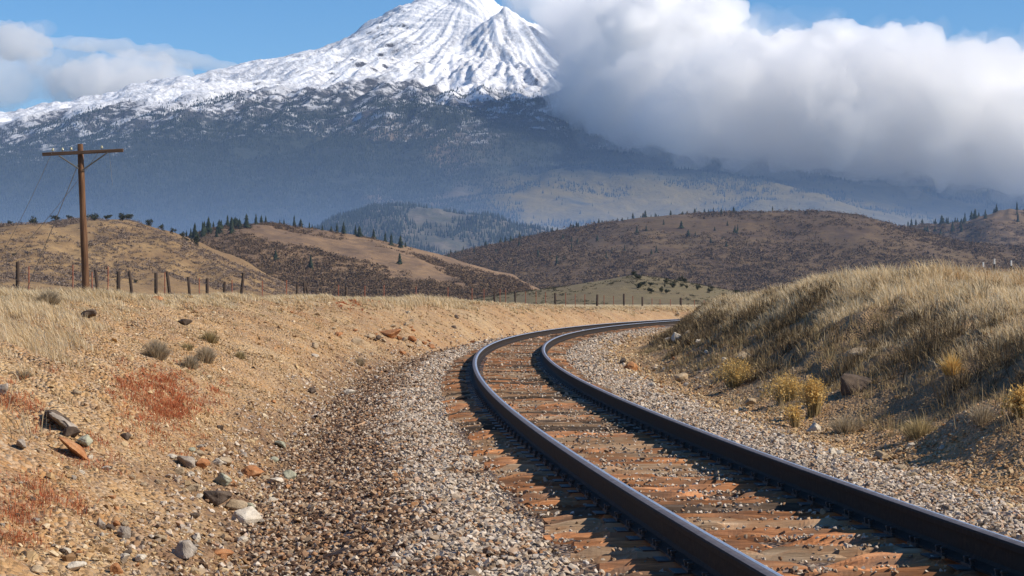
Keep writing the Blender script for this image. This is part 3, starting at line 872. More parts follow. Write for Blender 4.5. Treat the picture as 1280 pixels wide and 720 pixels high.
def rock(px, py, wpx, ratio, mat, label, rz=0, ry=0, seed=None, sink=.22, depth=.9, name='rock', cat='rock', group=None):
    p = hit(px, py + wpx * ratio * .35); k = p.y / F
    hw = wpx / 2 * k * 1.2
    o = link(name, rock_mesh(seed if seed is not None else int(px * 3 + py), hw, hw * depth, hw * ratio, RM[mat]))
    o.location = p + Vector((0, 0, hw * ratio * (1 - 2 * sink)))
    o.rotation_euler = (0, ry, rz)
    return tag(o, label, cat, group)
rock(308, 647, 40, .66, 'pale', 'cream white boulder beside the gravel, largest pale rock at the foot of the left slope', .3)
rock(269, 622, 44, .55, 'dark', 'dark brown rounded boulder just uphill of the cream white boulder', 0)
rock(297, 634, 30, .6, 'tan', 'tan rock wedged between the dark boulder and the cream white boulder', .5)
rock(312, 590, 32, .5, 'rust', 'bright rusty orange rock uphill of the dark brown boulder', .2)
rock(284, 576, 22, .7, 'tan', 'upright tan rock touching the rusty orange rock', .9)
rock(280, 599, 22, .9, 'green', 'small olive rock between the orange rock and the dark boulder', 1.9)
rock(233, 577, 24, .75, 'grey', 'pointed grey rock at the upper left end of the rock cluster', .4, .3)
rock(253, 579, 22, .6, 'rust', 'reddish brown rock next to the pointed grey rock', 1.3)
rock(362, 594, 18, .8, 'green', 'pale greenish rock standing at the edge of the dark gravel', .2)
rock(345, 601, 20, .5, 'pale', 'flat pale slab leaning by the greenish rock at the gravel edge', 2.2)
rock(228, 688, 38, .62, 'grey', 'large grey wedge-shaped rock near the bottom of the left slope', .1, -.25)
rock(177, 697, 18, .7, 'pale', 'small cream stone left of the large grey wedge-shaped rock', .7)
rock(302, 677, 18, .6, 'pale', 'small white stone just below the cream white boulder', 1.1)
rock(278, 693, 30, .35, 'rust', 'flat rusty slab at the bottom below the small white stone', .4)
rock(125, 655, 16, .9, 'grey', 'grey stone alone on the earth slope above the bottom left corner', .8)
rock(96, 708, 28, .5, 'pale', 'whitish rock at the bottom edge of the left slope', .2)
rock(46, 712, 20, .5, 'tan', 'tan stone at the bottom left corner', .6)
rock(110, 392, 22, .62, 'dark', 'dark rock in the pale grass below the telegraph pole', .3)
rock(198, 373, 15, .45, 'rust', 'low reddish rock on the grassy crest under the fence', .9)
rock(232, 403, 17, .6, 'dark', 'dark rock on the upper slope above the grey shrubs', .1)
rock(74, 524, 34, .5, 'dark', 'dark broken ledge rock at the top of the outcrop on the left slope', .5, .6)
rock(90, 541, 22, .8, 'dark', 'black hollow-looking rock in the middle of the left slope outcrop', .9)
rock(108, 552, 20, .85, 'green', 'light green lichen-coated rock at the lower end of the outcrop', .4)
rock(97, 562, 52, .26, 'rust', 'long rusty slab lying along the foot of the outcrop', .2, .62)
rock(83, 534, 50, .24, 'grey', 'grey slab capping the outcrop on the left slope', .1, .62, sink=.05)
rock(26, 556, 18, .8, 'grey', 'small grey rock left of the slope outcrop', .7)
rock(6, 488, 18, .9, 'grey', 'grey rock cut by the left edge of the picture', .4)
rock(157, 546, 14, .7, 'dark', 'small dark stone right of the slope outcrop', .3)
rock(436, 491, 18, .5, 'pale', 'light grey rock at the top of the dark gravel band', .3)
rock(390, 489, 12, .7, 'dark', 'small dark stone left of the light grey rock at the gravel edge', 1)
rock(487, 417, 34, .35, 'rust', 'orange-brown ledge rock jutting from the earth bank behind the curve', .2)
rock(462, 421, 16, .5, 'tan', 'tan rock left of the orange-brown ledge', .5)
rock(515, 424, 16, .45, 'rust', 'rusty rock right of the orange-brown ledge', 1.2)
rock(392, 432, 14, .6, 'tan', 'tan stone high on the left slope above the gravel', .3)
rock(394, 444, 11, .6, 'pale', 'pale stone under the tan stone high on the left slope', 1.3)
rock(846, 424, 16, .85, 'pale', 'pinkish pale rock at the far foot of the grassy bank by the curve', .3)
rock(858, 418, 13, .8, 'tan', 'tan rock behind the pinkish pale rock at the foot of the grassy bank', .9)
rock(780, 452, 12, 1., 'dark', 'dark square rock standing in gravel inside the curve', .4)
rock(788, 459, 20, .6, 'rust', 'rusty red rock beside the dark square rock inside the curve', .2)
rock(852, 472, 22, .6, 'tan', 'broad tan rock in the gravel at the foot of the grassy bank', .4)
rock(815, 481, 12, .6, 'pale', 'small pale rock left of the broad tan rock', 1.)
rock(930, 448, 22, .7, 'tan', 'tan rock poking from the lower grass of the right bank', .8)
rock(1078, 440, 44, .5, 'tan', 'big tan overhanging rock set into the grassy bank', .2, .15, depth=.8, sink=.42)
rock(1072, 468, 62, .75, 'dark', 'dark body painted as the shaded cavity under the big tan overhang in the grassy bank', .5, depth=.5, sink=.5)  # shade of the cavity put into colour: a dark body fills the hollow
rock(938, 503, 14, .7, 'tan', 'tan stone at the foot of the bank below the yellow bushes', .2)

def loose(n, cx, cy, sx, sy, wlo, whi, mats, label, group, seed):
    r = random.Random(seed)
    kit = [rock_mesh(seed * 10 + i, 1, r.uniform(.7, 1), r.uniform(.45, .8), RM[mats[i % len(mats)]]) for i in range(7)]
    for i in range(n):
        px, py = r.gauss(cx, sx), r.gauss(cy, sy)
        if not (-20 < px < 1300 and py < 730): continue
        p = hit(px, py); hw = r.uniform(wlo, whi) * (1 if r.random() < .8 else 1.5) / 2 / F * p.y
        o = link('stone', r.choice(kit)); o.location = p + Vector((0, 0, hw * .25)); o.scale = (hw, hw, hw)
        o.rotation_euler = (r.uniform(-.4, .4), r.uniform(-.4, .4), r.uniform(0, 6.28))
        tag(o, label, 'stone', group)
loose(34, 290, 596, 52, 34, 9, 20, ('tan', 'rust', 'grey', 'dark', 'pale', 'tan', 'green'), 'small angular stone of the loose rock heap at the foot of the left slope', 'stones of the left rock heap', 3)
loose(34, 90, 620, 80, 55, 6, 14, ('tan', 'grey', 'tan', 'rust', 'pale', 'dark', 'tan'), 'small stone lying loose on the open orange earth slope', 'stones on the earth slope', 5)
loose(26, 200, 690, 90, 20, 9, 20, ('grey', 'tan', 'pale', 'rust', 'tan', 'dark', 'grey'), 'loose stone along the bottom edge of the earth slope', 'stones along the bottom', 6)
loose(30, 500, 425, 45, 14, 5, 13, ('rust', 'tan', 'rust', 'dark', 'tan', 'rust', 'tan'), 'orange-brown stone stuck in the earth bank behind the curve', 'stones in the far earth bank', 7)
loose(26, 850, 462, 34, 30, 5, 12, ('tan', 'pale', 'tan', 'grey', 'pale', 'tan', 'rust'), 'pale stone scattered at the stony foot of the grassy bank', 'stones at the foot of the right bank', 8)
loose(26, 1080, 575, 95, 22, 7, 16, ('tan', 'pale', 'tan', 'grey', 'tan', 'tan', 'pale'), 'tan stone scattered between the right rail and the grassy bank', 'stones beside the right rail', 9)
def log(px0, py0, px1, py1, rad, label, name):
    a, b = hit(px0, py0), hit(px1, py1)
    a.z += rad * .6; b.z += rad * .6
    n = 9; V = []; m = 9
    ax = (b - a).normalized(); up = Vector((0, 0, 1)); sd = ax.cross(up).normalized(); up = sd.cross(ax)
    for i in range(n):
        t = i / (n - 1); c = a.lerp(b, t) + up * (rad * .25 * math.sin(t * 5)); r_ = rad * (1 - .25 * t)
        for j in range(m):
            q = j / m * 2 * math.pi; rr = r_ * (1 + .18 * math.sin(3 * q + i))
            V.append(c + sd * (math.cos(q) * rr) + up * (math.sin(q) * rr * .8))
    f = [[i * m + j, i * m + (j + 1) % m, (i + 1) * m + (j + 1) % m, (i + 1) * m + j] for i in range(n - 1) for j in range(m)]
    me = np_mesh(name, np.array([v[:] for v in V]), [np.array(f), np.arange(m)[None, ::-1], (np.arange(m) + (n - 1) * m)[None]], [TIE_M[1][0]], False)
    tag(link(name, me), label, 'driftwood' if name == 'log' else 'stick')
log(410, 702, 466, 692, .04, 'short weathered log lying in the pale gravel at the bottom', 'log')
log(434, 540, 486, 516, .018, 'thin bleached stick lying across the gravel left of the track', 'stick')

# ------------------------------------------------------------------ telegraph pole
def wood(name, a, b, c, sc_=(6, 6, .5)):
    m = M(name); n = m.noise(m.mapping(m.obj(), sc_), 1.5, 6, .7, .4)
    m.col(m.ramp(n, [(.3, a), (.5, b), (.72, c)])); m.bump(n, .6, .02); return m.m
def tube(pts, rads, m=12, cap=True):
    pts = [Vector(p) for p in pts]; V = []; n = len(pts)
    for i, p in enumerate(pts):
        ax = (pts[min(i + 1, n - 1)] - pts[max(i - 1, 0)]).normalized()
        ref = Vector((0, 1, 0)) if abs(ax.y) < .9 else Vector((1, 0, 0))
        sd = ax.cross(ref).normalized(); up = sd.cross(ax)
        for j in range(m):
            q = j / m * 2 * math.pi
            V.append((p + (sd * math.cos(q) + up * math.sin(q)) * rads[i])[:])
    f = [[i * m + j, i * m + (j + 1) % m, (i + 1) * m + (j + 1) % m, (i + 1) * m + j] for i in range(n - 1) for j in range(m)]
    fs = [np.array(f)]
    if cap: fs += [np.arange(m)[None, ::-1], (np.arange(m) + (n - 1) * m)[None]]
    return np.array(V), fs
def merge(parts):
    VV, by = [], {}; base = 0
    for V, fs in parts:
        VV.append(V)
        for f in fs: by.setdefault(f.shape[1], []).append(f + base)
        base += len(V)
    return np.concatenate(VV), [np.concatenate(v) for v in by.values()]
def part(name, parts, mats, parent, smooth=True):
    V, fs = merge(parts); return link(name, np_mesh(name, V, fs, mats, smooth), parent)
def pole():
    Y0 = 79.0; k = Y0 / F
    bx = (109 - CX) * k; bz = float(H(np.array([bx]), np.array([Y0]))[0])
    root = empty('telegraph_pole', (bx, Y0, bz))
    tag(root, 'tall weathered wooden telegraph pole with crossarm standing behind the grassy crest', 'telegraph pole')
    def L(px, py, dy=0): return Vector(((px - CX) * k - bx, dy, HC + (YH - py) * k - bz))
    top, bot = L(100, 180), Vector((0, 0, -.5))
    wp = wood('pole_wood', (.035, .02, .013), (.115, .06, .033), (.24, .135, .072))
    pts = [bot.lerp(top, t) for t in np.linspace(0, 1, 14)]
    part('shaft', [tube(pts, [.155 - .045 * t + .006 * math.sin(17 * t) for t in np.linspace(0, 1, 14)] , 14)], [wp], root)
    wa = wood('crossarm_wood', (.05, .032, .024), (.10, .065, .045), (.17, .11, .075), (.6, 9, 9))
    a, b = L(54, 193.3), L(155, 188.2); mid = (a + b) / 2; ln = (b - a).length
    bm = bmesh.new()
    bmesh.ops.create_cube(bm, size=1, matrix=Matrix.Diagonal((ln, .10, .13, 1)))
    bmesh.ops.bevel(bm, geom=list(bm.edges), offset=.012, segments=1, affect='EDGES')
    arm = link('crossarm', bm_mesh('crossarm', bm, [wa]), root, mid + Vector((0, -.165, 0)))
    arm.rotation_euler = (0, -math.atan2(b.z - a.z, b.x - a.x), 0)
    st = M('brace_metal'); st.col((.12, .115, .10)); st.b.inputs['Roughness'].default_value = .6
    for px0, py0, px1, py1 in ((75, 195, 99, 211), (136, 191, 104, 213)):
        p, q = L(px0, py0, -.235), L(px1, py1, -.175)
        part('brace', [tube([p, q], [.028, .028], 6)], [st.m], root, False)
    gl = M('insulator_glass'); gl.col((.34, .33, .22)); gl.b.inputs['Roughness'].default_value = .15; gl.b.inputs['Specular IOR Level'].default_value = .6
    for px in (67, 79, 90, 128):
        py = np.interp(px, [54, 155], [193.3, 188.2])
        c = L(px, py, -.165)
        i = part('insulator', [tube([c + Vector((0, 0, h)) for h in (.11, .115, .15, .155, .19, .215, .225)], [.02, .05, .055, .04, .042, .03, .008], 10)], [gl.m], root)
        part('pin', [tube([c + Vector((0, 0, .04)), c + Vector((0, 0, .12))], [.012, .012], 6)], [st.m], i)
    wm = M('wire_metal'); wm.col((.20, .19, .18))
    def wire(p, q, sag, r_=.009, nm='wire'):
        p, q = Vector(p), Vector(q); pts = [p.lerp(q, t) + Vector((0, 0, -sag * 4 * t * (1 - t))) for t in np.linspace(0, 1, 16)]
        part(nm, [tube(pts, [r_] * 16, 5)], [wm.m], root)
    def G(px, Y):
        x = (px - CX) / F * Y; return Vector((x - bx, Y - Y0, float(H(np.array([x]), np.array([Y]))[0]) - bz))
    wire(L(66, 192, -.23), G(-45, 88), .5); wire(L(125, 189, -.1), G(-60, 92), .55)
    wire(L(98, 206, -.12), G(24, 86), .05, .014, 'guy_wire')
    wire(L(137, 190, -.1), L(141, 232, -.1), -.05, .006)
pole()

# ------------------------------------------------------------------ fences
def fences():
    wd = wood('post_wood', (.03, .022, .018), (.06, .042, .032), (.11, .075, .052))
    stl = M('post_steel_red'); stl.col(stl.ramp(stl.noise(stl.pos().outputs['Position'], 8), [(.3, (.22, .07, .04)), (.7, (.32, .13, .08))]))
    tip = M('post_white_tip'); tip.col((.6, .6, .58))
    drk = M('post_steel_dark'); drk.col((.05, .045, .042))
    wm = M('fence_wire_metal'); wm.col((.16, .13, .11))
    def build(posts, ymap, label, white=False):
        posts = sorted(posts)
        xs = [((p[0] - CX) / F * ymap(p[0]), ymap(p[0])) for p in posts]
        root = empty('wire_fence', (xs[0][0], xs[0][1], float(H(np.array([xs[0][0]]), np.array([xs[0][1]]))[0])))
        tag(root, label, 'fence'); o = root.location; tops = []
        for (px, py, kind, tilt), (x, y) in zip(posts, xs):
            g = float(H(np.array([x]), np.array([y]))[0]); z = HC + (YH - py) / F * y
            h = max(z - g, .7); b = Vector((x, y, g - .35)) - o; t = Vector((x + tilt * h, y, g + h)) - o
            if kind == 'w':
                r_ = random.uniform(.075, .105) * (1.25 if y > 140 else 1)
                part('wooden_post', [tube([b, b.lerp(t, .5), t - Vector((0, 0, .03)), t], [r_, r_ * .96, r_ * .9, r_ * .6], 9)], [wd], root)
            else:
                part_ = part('steel_post', [tube([b, t], [.035 if y > 120 else .03, .035 if y > 120 else .025], 6)], [drk.m if white else stl.m], root, False)
                if white:
                    part('post_tip', [tube([t - Vector((0, 0, .14)), t + Vector((0, 0, .01))], [.026, .026], 6)], [tip.m], part_, False)
            tops.append((b, t))
        for f in (.45, .66, .86):
            pts = [b + (t - b) * f + Vector((0, -.06, 0)) for b, t in tops]
            part('wire', [tube(pts, [.005] * len(pts), 4)], [wm.m], root)
    W = [(22, 327, 0), (125, 337, -.12), (148, 339, 0), (168, 339, -.14), (195, 341, 0), (215, 339, -.14), (239, 346, -.1), (259, 348, 0), (279, 352, .06), (299, 341, .12), (370, 357, .05), (382, 353, -.05), (394, 353, -.35),
         (433, 358, 0), (618, 360, 0), (644, 364, 0), (694, 366, 0), (746, 368, .04), (780, 367, 0), (803, 371, 0), (851, 372, 0)]
    S = [(-30, 328), (36, 333), (91, 331), (115, 340), (135, 333), (206, 340), (249, 347), (290, 350), (328, 351), (358, 350), (423, 356), (456, 357), (480, 356), (520, 358), (560, 359), (590, 360), (605, 361), (625, 361), (632, 362), (657, 364), (670, 364), (682, 365), (707, 366), (719, 367), (731, 368), (755, 369), (767, 370), (791, 370), (815, 373), (825, 374), (838, 374), (868, 375), (880, 375), (895, 376)]
    ym = lambda px: float(np.interp(px, [-40, 22, 125, 300, 394, 433, 618, 780, 895], [80, 84, 92, 108, 128, 150, 200, 215, 226]))
    build([(a, b, 'w', c) for a, b, c in W] + [(a, b, 's', 0) for a, b in S], ym, 'long wire fence of dark wooden and thin red steel posts behind the left crest')
    build([(1217, 335, 's', 0), (1229, 328, 's', 0), (1235, 336, 'w', 0), (1243, 324, 's', 0), (1264, 326, 's', 0), (1295, 327, 's', 0)],
          lambda px: 62.0 - (px - 1217) * .06, 'short stretch of white-tipped fence posts behind the grassy right bank', True)
fences()

# ------------------------------------------------------------------ grass and small plants
STRAW = [(0, (.40, .28, .14)), (.3, (.60, .46, .26)), (.6, (.76, .62, .40)), (.85, (.86, .75, .54)), (1, (.56, .34, .15))]
DRAB = [(0, (.14, .095, .05)), (.4, (.30, .215, .11)), (.7, (.50, .37, .20)), (.9, (.32, .26, .125)), (1, (.66, .52, .32))]
M_STRAW = island_mat('dry_grass', STRAW, transl=.5, noise_scale=1.1, noise_amt=.12)
M_DRAB = island_mat('drab_grass', DRAB, transl=.4)
M_RED = island_mat('red_weed', [(0, (.40, .10, .045)), (.5, (.52, .16, .065)), (.8, (.52, .30, .15)), (1, (.42, .15, .06))], transl=.3)
def tufts(name, X, Y, hgt, nbl, mat, spread=.10, wid=.006, wind=(-.25, -.05), rnd=.35):
    n = len(X); idx = np.repeat(np.arange(n), nbl)
    ang = rng.uniform(0, 2 * np.pi, len(idx)); rad = np.abs(rng.normal(0, 1, len(idx))) * spread * (hgt[idx] / .3)
    bx, by = X[idx] + np.cos(ang) * rad, Y[idx] + np.sin(ang) * rad
    h = hgt[idx] * rng.uniform(.45, 1.15, len(idx))
    lean = np.stack([np.cos(ang), np.sin(ang)], 1) * (h * np.abs(rng.normal(.25, rnd, len(idx))))[:, None] + np.array(wind) * h[:, None]
    wv = np.maximum(wid, np.hypot(bx, by) / (F * .8) * .62) * rng.uniform(.7, 1.3, len(idx))
    blades(name, np.stack([bx, by, H(bx, by) - .02], 1), h, lean, wv, mat)
def grass():
    # right bank
    XX, YY, HH = [], [], []; XD, YD, HD = [], [], []
    for s0, s1, den in ((8, 24, 46), (24, 45, 34), (45, 75, 20), (75, 120, 9)):
        n = int((s1 - s0) * 9 * den)
        s = rng.uniform(s0, s1, n); d = rng.uniform(3.2, 12.2, n); X, Y = track_points(s, d)
        nz = fbm(X * .55, Y * .45, 4, 91); dn = d + 1.1 * nz
        top = sstep(4.9, 6.4, dn)
        k = (rng.random(n) < top) & (perlin(X * 1.5, Y * 1.2, 98) > -.25 + .3 * (rng.random(n) - .5)) & (d > np.interp(Y, [0, 55, 80, 100], [3.2, 3.2, 4.1, 4.9]))
        h = np.clip(.10 + .15 * top + .14 * perlin(X * .5, Y * .5, 95), .06, .5) * rng.uniform(.7, 1.3, n)
        h *= 1 + .25 * np.exp(-((Y - 43) / 9) ** 2) * (d > 5.5)
        k2 = k & ((d < 9.5) | (rng.random(n) < .4))
        XX.append(X[k2]); YY.append(Y[k2]); HH.append(h[k2])
        low = sstep(3.2, 4.2, dn - np.interp(Y, [0, 55, 80, 100], [0, 0, .8, 1.6])) * (1 - top * .75) * sstep(-.45, .15, fbm(X * 1.1, Y * .9, 3, 97))
        k = rng.random(n) < low * .8
        XD.append(X[k]); YD.append(Y[k]); HD.append((.06 + .22 * rng.random(n) ** 2.5)[k])
    tufts('bank_grass', np.concatenate(XX), np.concatenate(YY), np.concatenate(HH), 22, M_STRAW, .12, .006, (-.22, -.05), .6)
    tufts('drab_grass', np.concatenate(XD), np.concatenate(YD), np.concatenate(HD), 16, M_DRAB, .14, .006, (-.1, 0), .6)
    n = 1500; s = rng.uniform(10, 95, n); d = rng.uniform(3.7, 7.4, n); X, Y = track_points(s, d)
    k = fbm(X * .5, Y * .35, 4, 141) + .5 * np.exp(-((d - 5.1) / 1.0) ** 2) > .38
    X, Y = X[k], Y[k]
    tufts('bank_brush', X, Y, rng.uniform(.12, .38, len(X)), 60, island_mat('dark_brush', [(0, (.06, .042, .026)), (.6, (.14, .10, .058)), (.9, (.25, .185, .10)), (1, (.45, .35, .21))], transl=.25), .2, .006, (-.05, 0), .7)
    # left crest and slope
    XX, YY, HH = [], [], []; XD, YD, HD = [], [], []
    for s0, s1, den in ((4, 26, 60), (26, 50, 56), (50, 90, 28), (90, 150, 12)):
        n = int((s1 - s0) * 20 * den)
        s = rng.uniform(s0, s1, n); d = -rng.uniform(4.0, 24, n); X, Y = track_points(s, d)
        dcr = np.interp(Y, [0, 60, 90, 100, 130, 200], [8, 8, 7, 6.2, 5.6, 5.6])
        nz = fbm(X * .4, Y * .4, 4, 101); e = -d - dcr + 1.0 * nz
        px = CX + F * X / Y
        near_left = (1 - sstep(60, 200, px))
        p = sstep(-1.3 - 2.0 * near_left, .2 - .8 * near_left, e)
        k = (rng.random(n) < p) & ((-d - dcr < 5) | (rng.random(n) < .35)) & (px > -140)
        h = np.clip(.14 + .12 * perlin(X * .35, Y * .35, 103) + .05 * near_left, .06, .45) * rng.uniform(.7, 1.3, n)
        h *= 1 + 1.1 * np.exp(-((px - 530) / 45) ** 2) + .3 * (px > 600) * (rng.random(n) < .3)
        XX.append(X[k]); YY.append(Y[k]); HH.append(h[k])
        k = (rng.random(n) < .05 + .10 * (nz > .15)) & (-d < dcr) & (px > -100)
        XD.append(X[k]); YD.append(Y[k]); HD.append((.04 + .09 * rng.random(n) ** 2)[k])
    tufts('crest_grass', np.concatenate(XX), np.concatenate(YY), np.concatenate(HH), 20, M_STRAW, .12, .006, (-.45, 0))
    tufts('slope_grass', np.concatenate(XD), np.concatenate(YD), np.concatenate(HD), 12, M_DRAB, .12, .005, (-.2, 0), .6)
    # red weeds
    X, Y = [], []
    for px, py, sx, sy, n in ((205, 498, 26, 17, 260), (180, 478, 22, 12, 90), (215, 512, 14, 10, 130), (20, 505, 22, 14, 60), (45, 625, 30, 14, 70), (15, 660, 18, 16, 50), (120, 570, 18, 12, 30), (275, 487, 10, 8, 16), (200, 545, 22, 12, 30), (455, 376, 14, 4, 40), (430, 381, 12, 4, 20)):
        for i in range(n):
            p = hit(px + random.gauss(0, sx), py + random.gauss(0, sy)); X.append(p.x); Y.append(p.y)
    X, Y = np.array(X), np.array(Y)
    tufts('red_weeds', X, Y, rng.uniform(.03, .10, len(X)), 22, M_RED, .2, .003, (-.1, 0), .7)
    # orange-tinted grass behind the crest of the right bank
    n = 900; s = rng.uniform(22, 50, n); d = rng.uniform(8.0, 12.5, n); X, Y = track_points(s, d)
    tufts('orange_grass', X, Y, rng.uniform(.2, .42, n), 18, island_mat('orange_grass', [(0, (.36, .19, .07)), (.6, (.50, .29, .12)), (1, (.58, .42, .22))], transl=.35))
grass()

def shrub(px, py, wpx, hr, mat, label, n, name='shrub', cat='shrub', tips=None, group=None, upright=.5):
    p = hit(px, py + wpx * hr * .45); k = p.y / F; R_ = wpx / 2 * k; hh = wpx * hr * k
    root = empty(name, p); tag(root, label, cat, group)
    u = rng.normal(0, 1, (n, 2)) * (1 - upright) ; ln = np.hypot(u[:, 0], u[:, 1]); u = u / np.maximum(1, ln)[:, None]
    lean = u * R_ * 1.05
    base = np.concatenate([u * R_ * .45 + rng.normal(0, .1, (n, 2)) * R_, np.full((n, 1), -.02)], 1)
    h = hh * (1.05 - .35 * (np.hypot(u[:, 0], u[:, 1])) ** 2) * rng.uniform(.6, 1.1, n)
    wv = np.full(n, max(.005, p.y / (F * .8) * .6))
    st = blades('stems', base, h, lean, wv, mat, parent=root)
    if tips is not None:
        tp = base.copy(); tp[:, :2] += lean; tp[:, 2] += h * (1 - .25 * np.minimum(1, np.hypot(*lean.T) / h))
        m = 5; tp = np.repeat(tp, m, 0) + rng.normal(0, 1, (n * m, 3)) * np.array([.016, .016, .03])
        tp[:, 2] -= rng.random(n * m) * hh * .22
        keep = rng.random(n * m) < .8; tp = tp[keep]
        a = rng.normal(0, 1, (len(tp), 3, 3)) * .011
        V = (tp[:, None] + a).reshape(-1, 3)
        me = np_mesh('flower_heads', V, [np.arange(len(V)).reshape(-1, 3)], [tips]); tag(link('flower_heads', me, root), kind='stuff')
    return root
M_GREY = island_mat('grey_shrub', [(0, (.26, .205, .13)), (.5, (.45, .36, .24)), (1, (.60, .50, .35))], transl=.4)
M_RAB = island_mat('rabbitbrush_stem', [(0, (.22, .17, .085)), (.5, (.42, .33, .165)), (1, (.58, .46, .25))], transl=.4)
M_YEL = island_mat('yellow_flower_head', [(0, (.55, .33, .09)), (.5, (.72, .47, .15)), (1, (.80, .62, .28))], transl=.4)
shrub(196, 436, 38, .75, M_GREY, 'largest grey shrub on the left slope, left of the pair of small shrubs', 900)
shrub(238, 452, 24, .8, M_GREY, 'small grey shrub at the lower left of the close pair on the slope', 500)
shrub(256, 443, 30, .75, M_GREY, 'rounded tan-grey shrub touching the small grey shrub on its right', 700)
shrub(262, 420, 26, .7, M_RAB, 'thin tan bush uphill of the pair of grey shrubs', 350)
shrub(234, 432, 20, .6, M_RAB, 'sparse tan bush between the largest grey shrub and the thin tan bush', 200)
shrub(300, 443, 17, .7, M_RAB, 'small tan bush alone on the slope right of the grey shrubs', 220)
shrub(32, 467, 20, .6, M_GREY, 'small dark grey bush near the left edge of the slope', 250)
shrub(450, 451, 16, .8, M_GREY, 'pale grey bush on the earth bank near the top of the gravel', 200)
shrub(60, 372, 36, .6, M_GREY, 'pale grey bush on the crest left of the telegraph pole', 700)
shrub(920, 468, 46, .75, M_RAB, 'leftmost yellow-topped bush on the lower grassy bank', 420, 'rabbitbrush', 'bush', M_YEL, upright=.6)
shrub(983, 487, 46, .75, M_RAB, 'yellow-topped bush between the leftmost one and the tall one', 420, 'rabbitbrush', 'bush', M_YEL, upright=.6)
shrub(1017, 500, 38, 1.2, M_RAB, 'tall upright yellow-topped bush, nearest of the three to the rock overhang', 400, 'rabbitbrush', 'bush', M_YEL, upright=.75)
shrub(993, 522, 26, 1.1, M_RAB, 'small sparse yellow-tipped bush below the tall upright one', 130, 'rabbitbrush', 'bush', M_YEL, upright=.7)
shrub(1277, 505, 34, 1.0, M_RAB, 'golden-topped bush cut by the right edge of the picture', 350, 'rabbitbrush', 'bush', M_YEL, upright=.6)
shrub(1150, 532, 60, .5, M_RAB, 'wide low straw-coloured bush near the foot of the right bank', 500)
shrub(1058, 528, 50, .5, M_GREY, 'low grey twiggy bush at the foot of the bank right of the yellow bushes', 500)
shrub(1190, 455, 34, .9, M_YEL, 'yellowish tall grass bush in the middle of the right bank', 350)
shrub(1228, 515, 44, .7, M_GREY, 'grey-brown bush on the bank left of the golden-topped bush', 420)

# ------------------------------------------------------------------ trees and scrub of the hills
def on_hill(name, px, t):
    D, xs, fr, bk, hf = HILLS[name]
    Y = D + np.where(t < 0, t * fr, t * bk); X = (px - CX) / F * D
    return X, Y, hf(X, Y)
M_TRUNK = wood('trunk_bark', (.05, .035, .025), (.09, .065, .045), (.13, .095, .07))
def crown_conifer(seed, wide=.2):
    r = np.random.default_rng(seed); V = []
    lv = 13
    for i in range(lv):
        t = i / (lv - 1); z = .10 + .86 * t; R_ = wide * (1 - t) ** .75 * r.uniform(.6, 1.25) + .012
        n = 9
        for j in range(n):
            if r.random() < .1: continue
            a = (j + r.uniform(-.4, .4)) / n * 2 * np.pi + i
            rr = R_ * r.uniform(.7, 1.2); c, s_ = np.cos(a), np.sin(a); wv = R_ * .42 + .012
            tip = np.array([c * rr, s_ * rr, z - rr * .35]); b0 = np.array([-s_ * wv, c * wv, z + .055]) + np.array([c, s_, 0]) * rr * .15
            b1 = np.array([s_ * wv, -c * wv, z + .055]) + np.array([c, s_, 0]) * rr * .15
            top = np.array([c * rr * .25, s_ * rr * .25, z + .09])
            V += [b0, tip, top, b1, top, tip]
    return np.array(V)
def crown_round(seed, wide=.45):
    r = np.random.default_rng(seed); n = 420
    d = r.normal(0, 1, (n, 3)); d /= np.linalg.norm(d, axis=1)[:, None]
    lob = r.normal(0, 1, (6, 3)) * np.array([.18, .18, .20]); c = lob[r.integers(0, 6, n)] + np.array([0, 0, .46])
    c = c + d * r.uniform(.08, .24, (n, 1)) * np.array([wide / .4, wide / .4, 1])
    c[:, 2] = np.clip(c[:, 2], .03, 1.0)
    return (c[:, None] + r.normal(0, 1, (n, 3, 3)) * .055).reshape(-1, 3)
def tree_kit():
    dk = island_mat('conifer_needles', [(0, (.012, .02, .010)), (.5, (.026, .038, .018)), (1, (.055, .062, .03))])
    jn = island_mat('juniper_foliage', [(0, (.018, .024, .012)), (.5, (.04, .045, .022)), (1, (.08, .075, .04))])
    tv, tf = tube([(0, 0, -.06), (0, 0, .35), (0, 0, .9)], [.03, .022, .006], 6)
    tr = np_mesh('trunk', tv, tf, [M_TRUNK], True)
    con = [np_mesh('crown', v, [np.arange(len(v)).reshape(-1, 3)], [dk]) for v in (crown_conifer(i, .21 + .05 * (i % 4)) for i in range(6))]
    jun = [np_mesh('crown', v, [np.arange(len(v)).reshape(-1, 3)], [jn]) for v in (crown_round(i + 50) for i in range(6))]
    return tr, con, jun
TRUNK, CON, JUN = tree_kit()
def tree(name, X, Y, Z, h, meshes, label, group):
    o = empty(name, (X, Y, Z - h * .02), random.uniform(0, 6.28)); q = random.uniform(.8, 1.35); o.scale = (h * q, h * q, h * random.uniform(.7, 1.05))
    link('trunk', TRUNK, o); link('crown', random.choice(meshes), o)
    tag(o, label, 'tree', group)
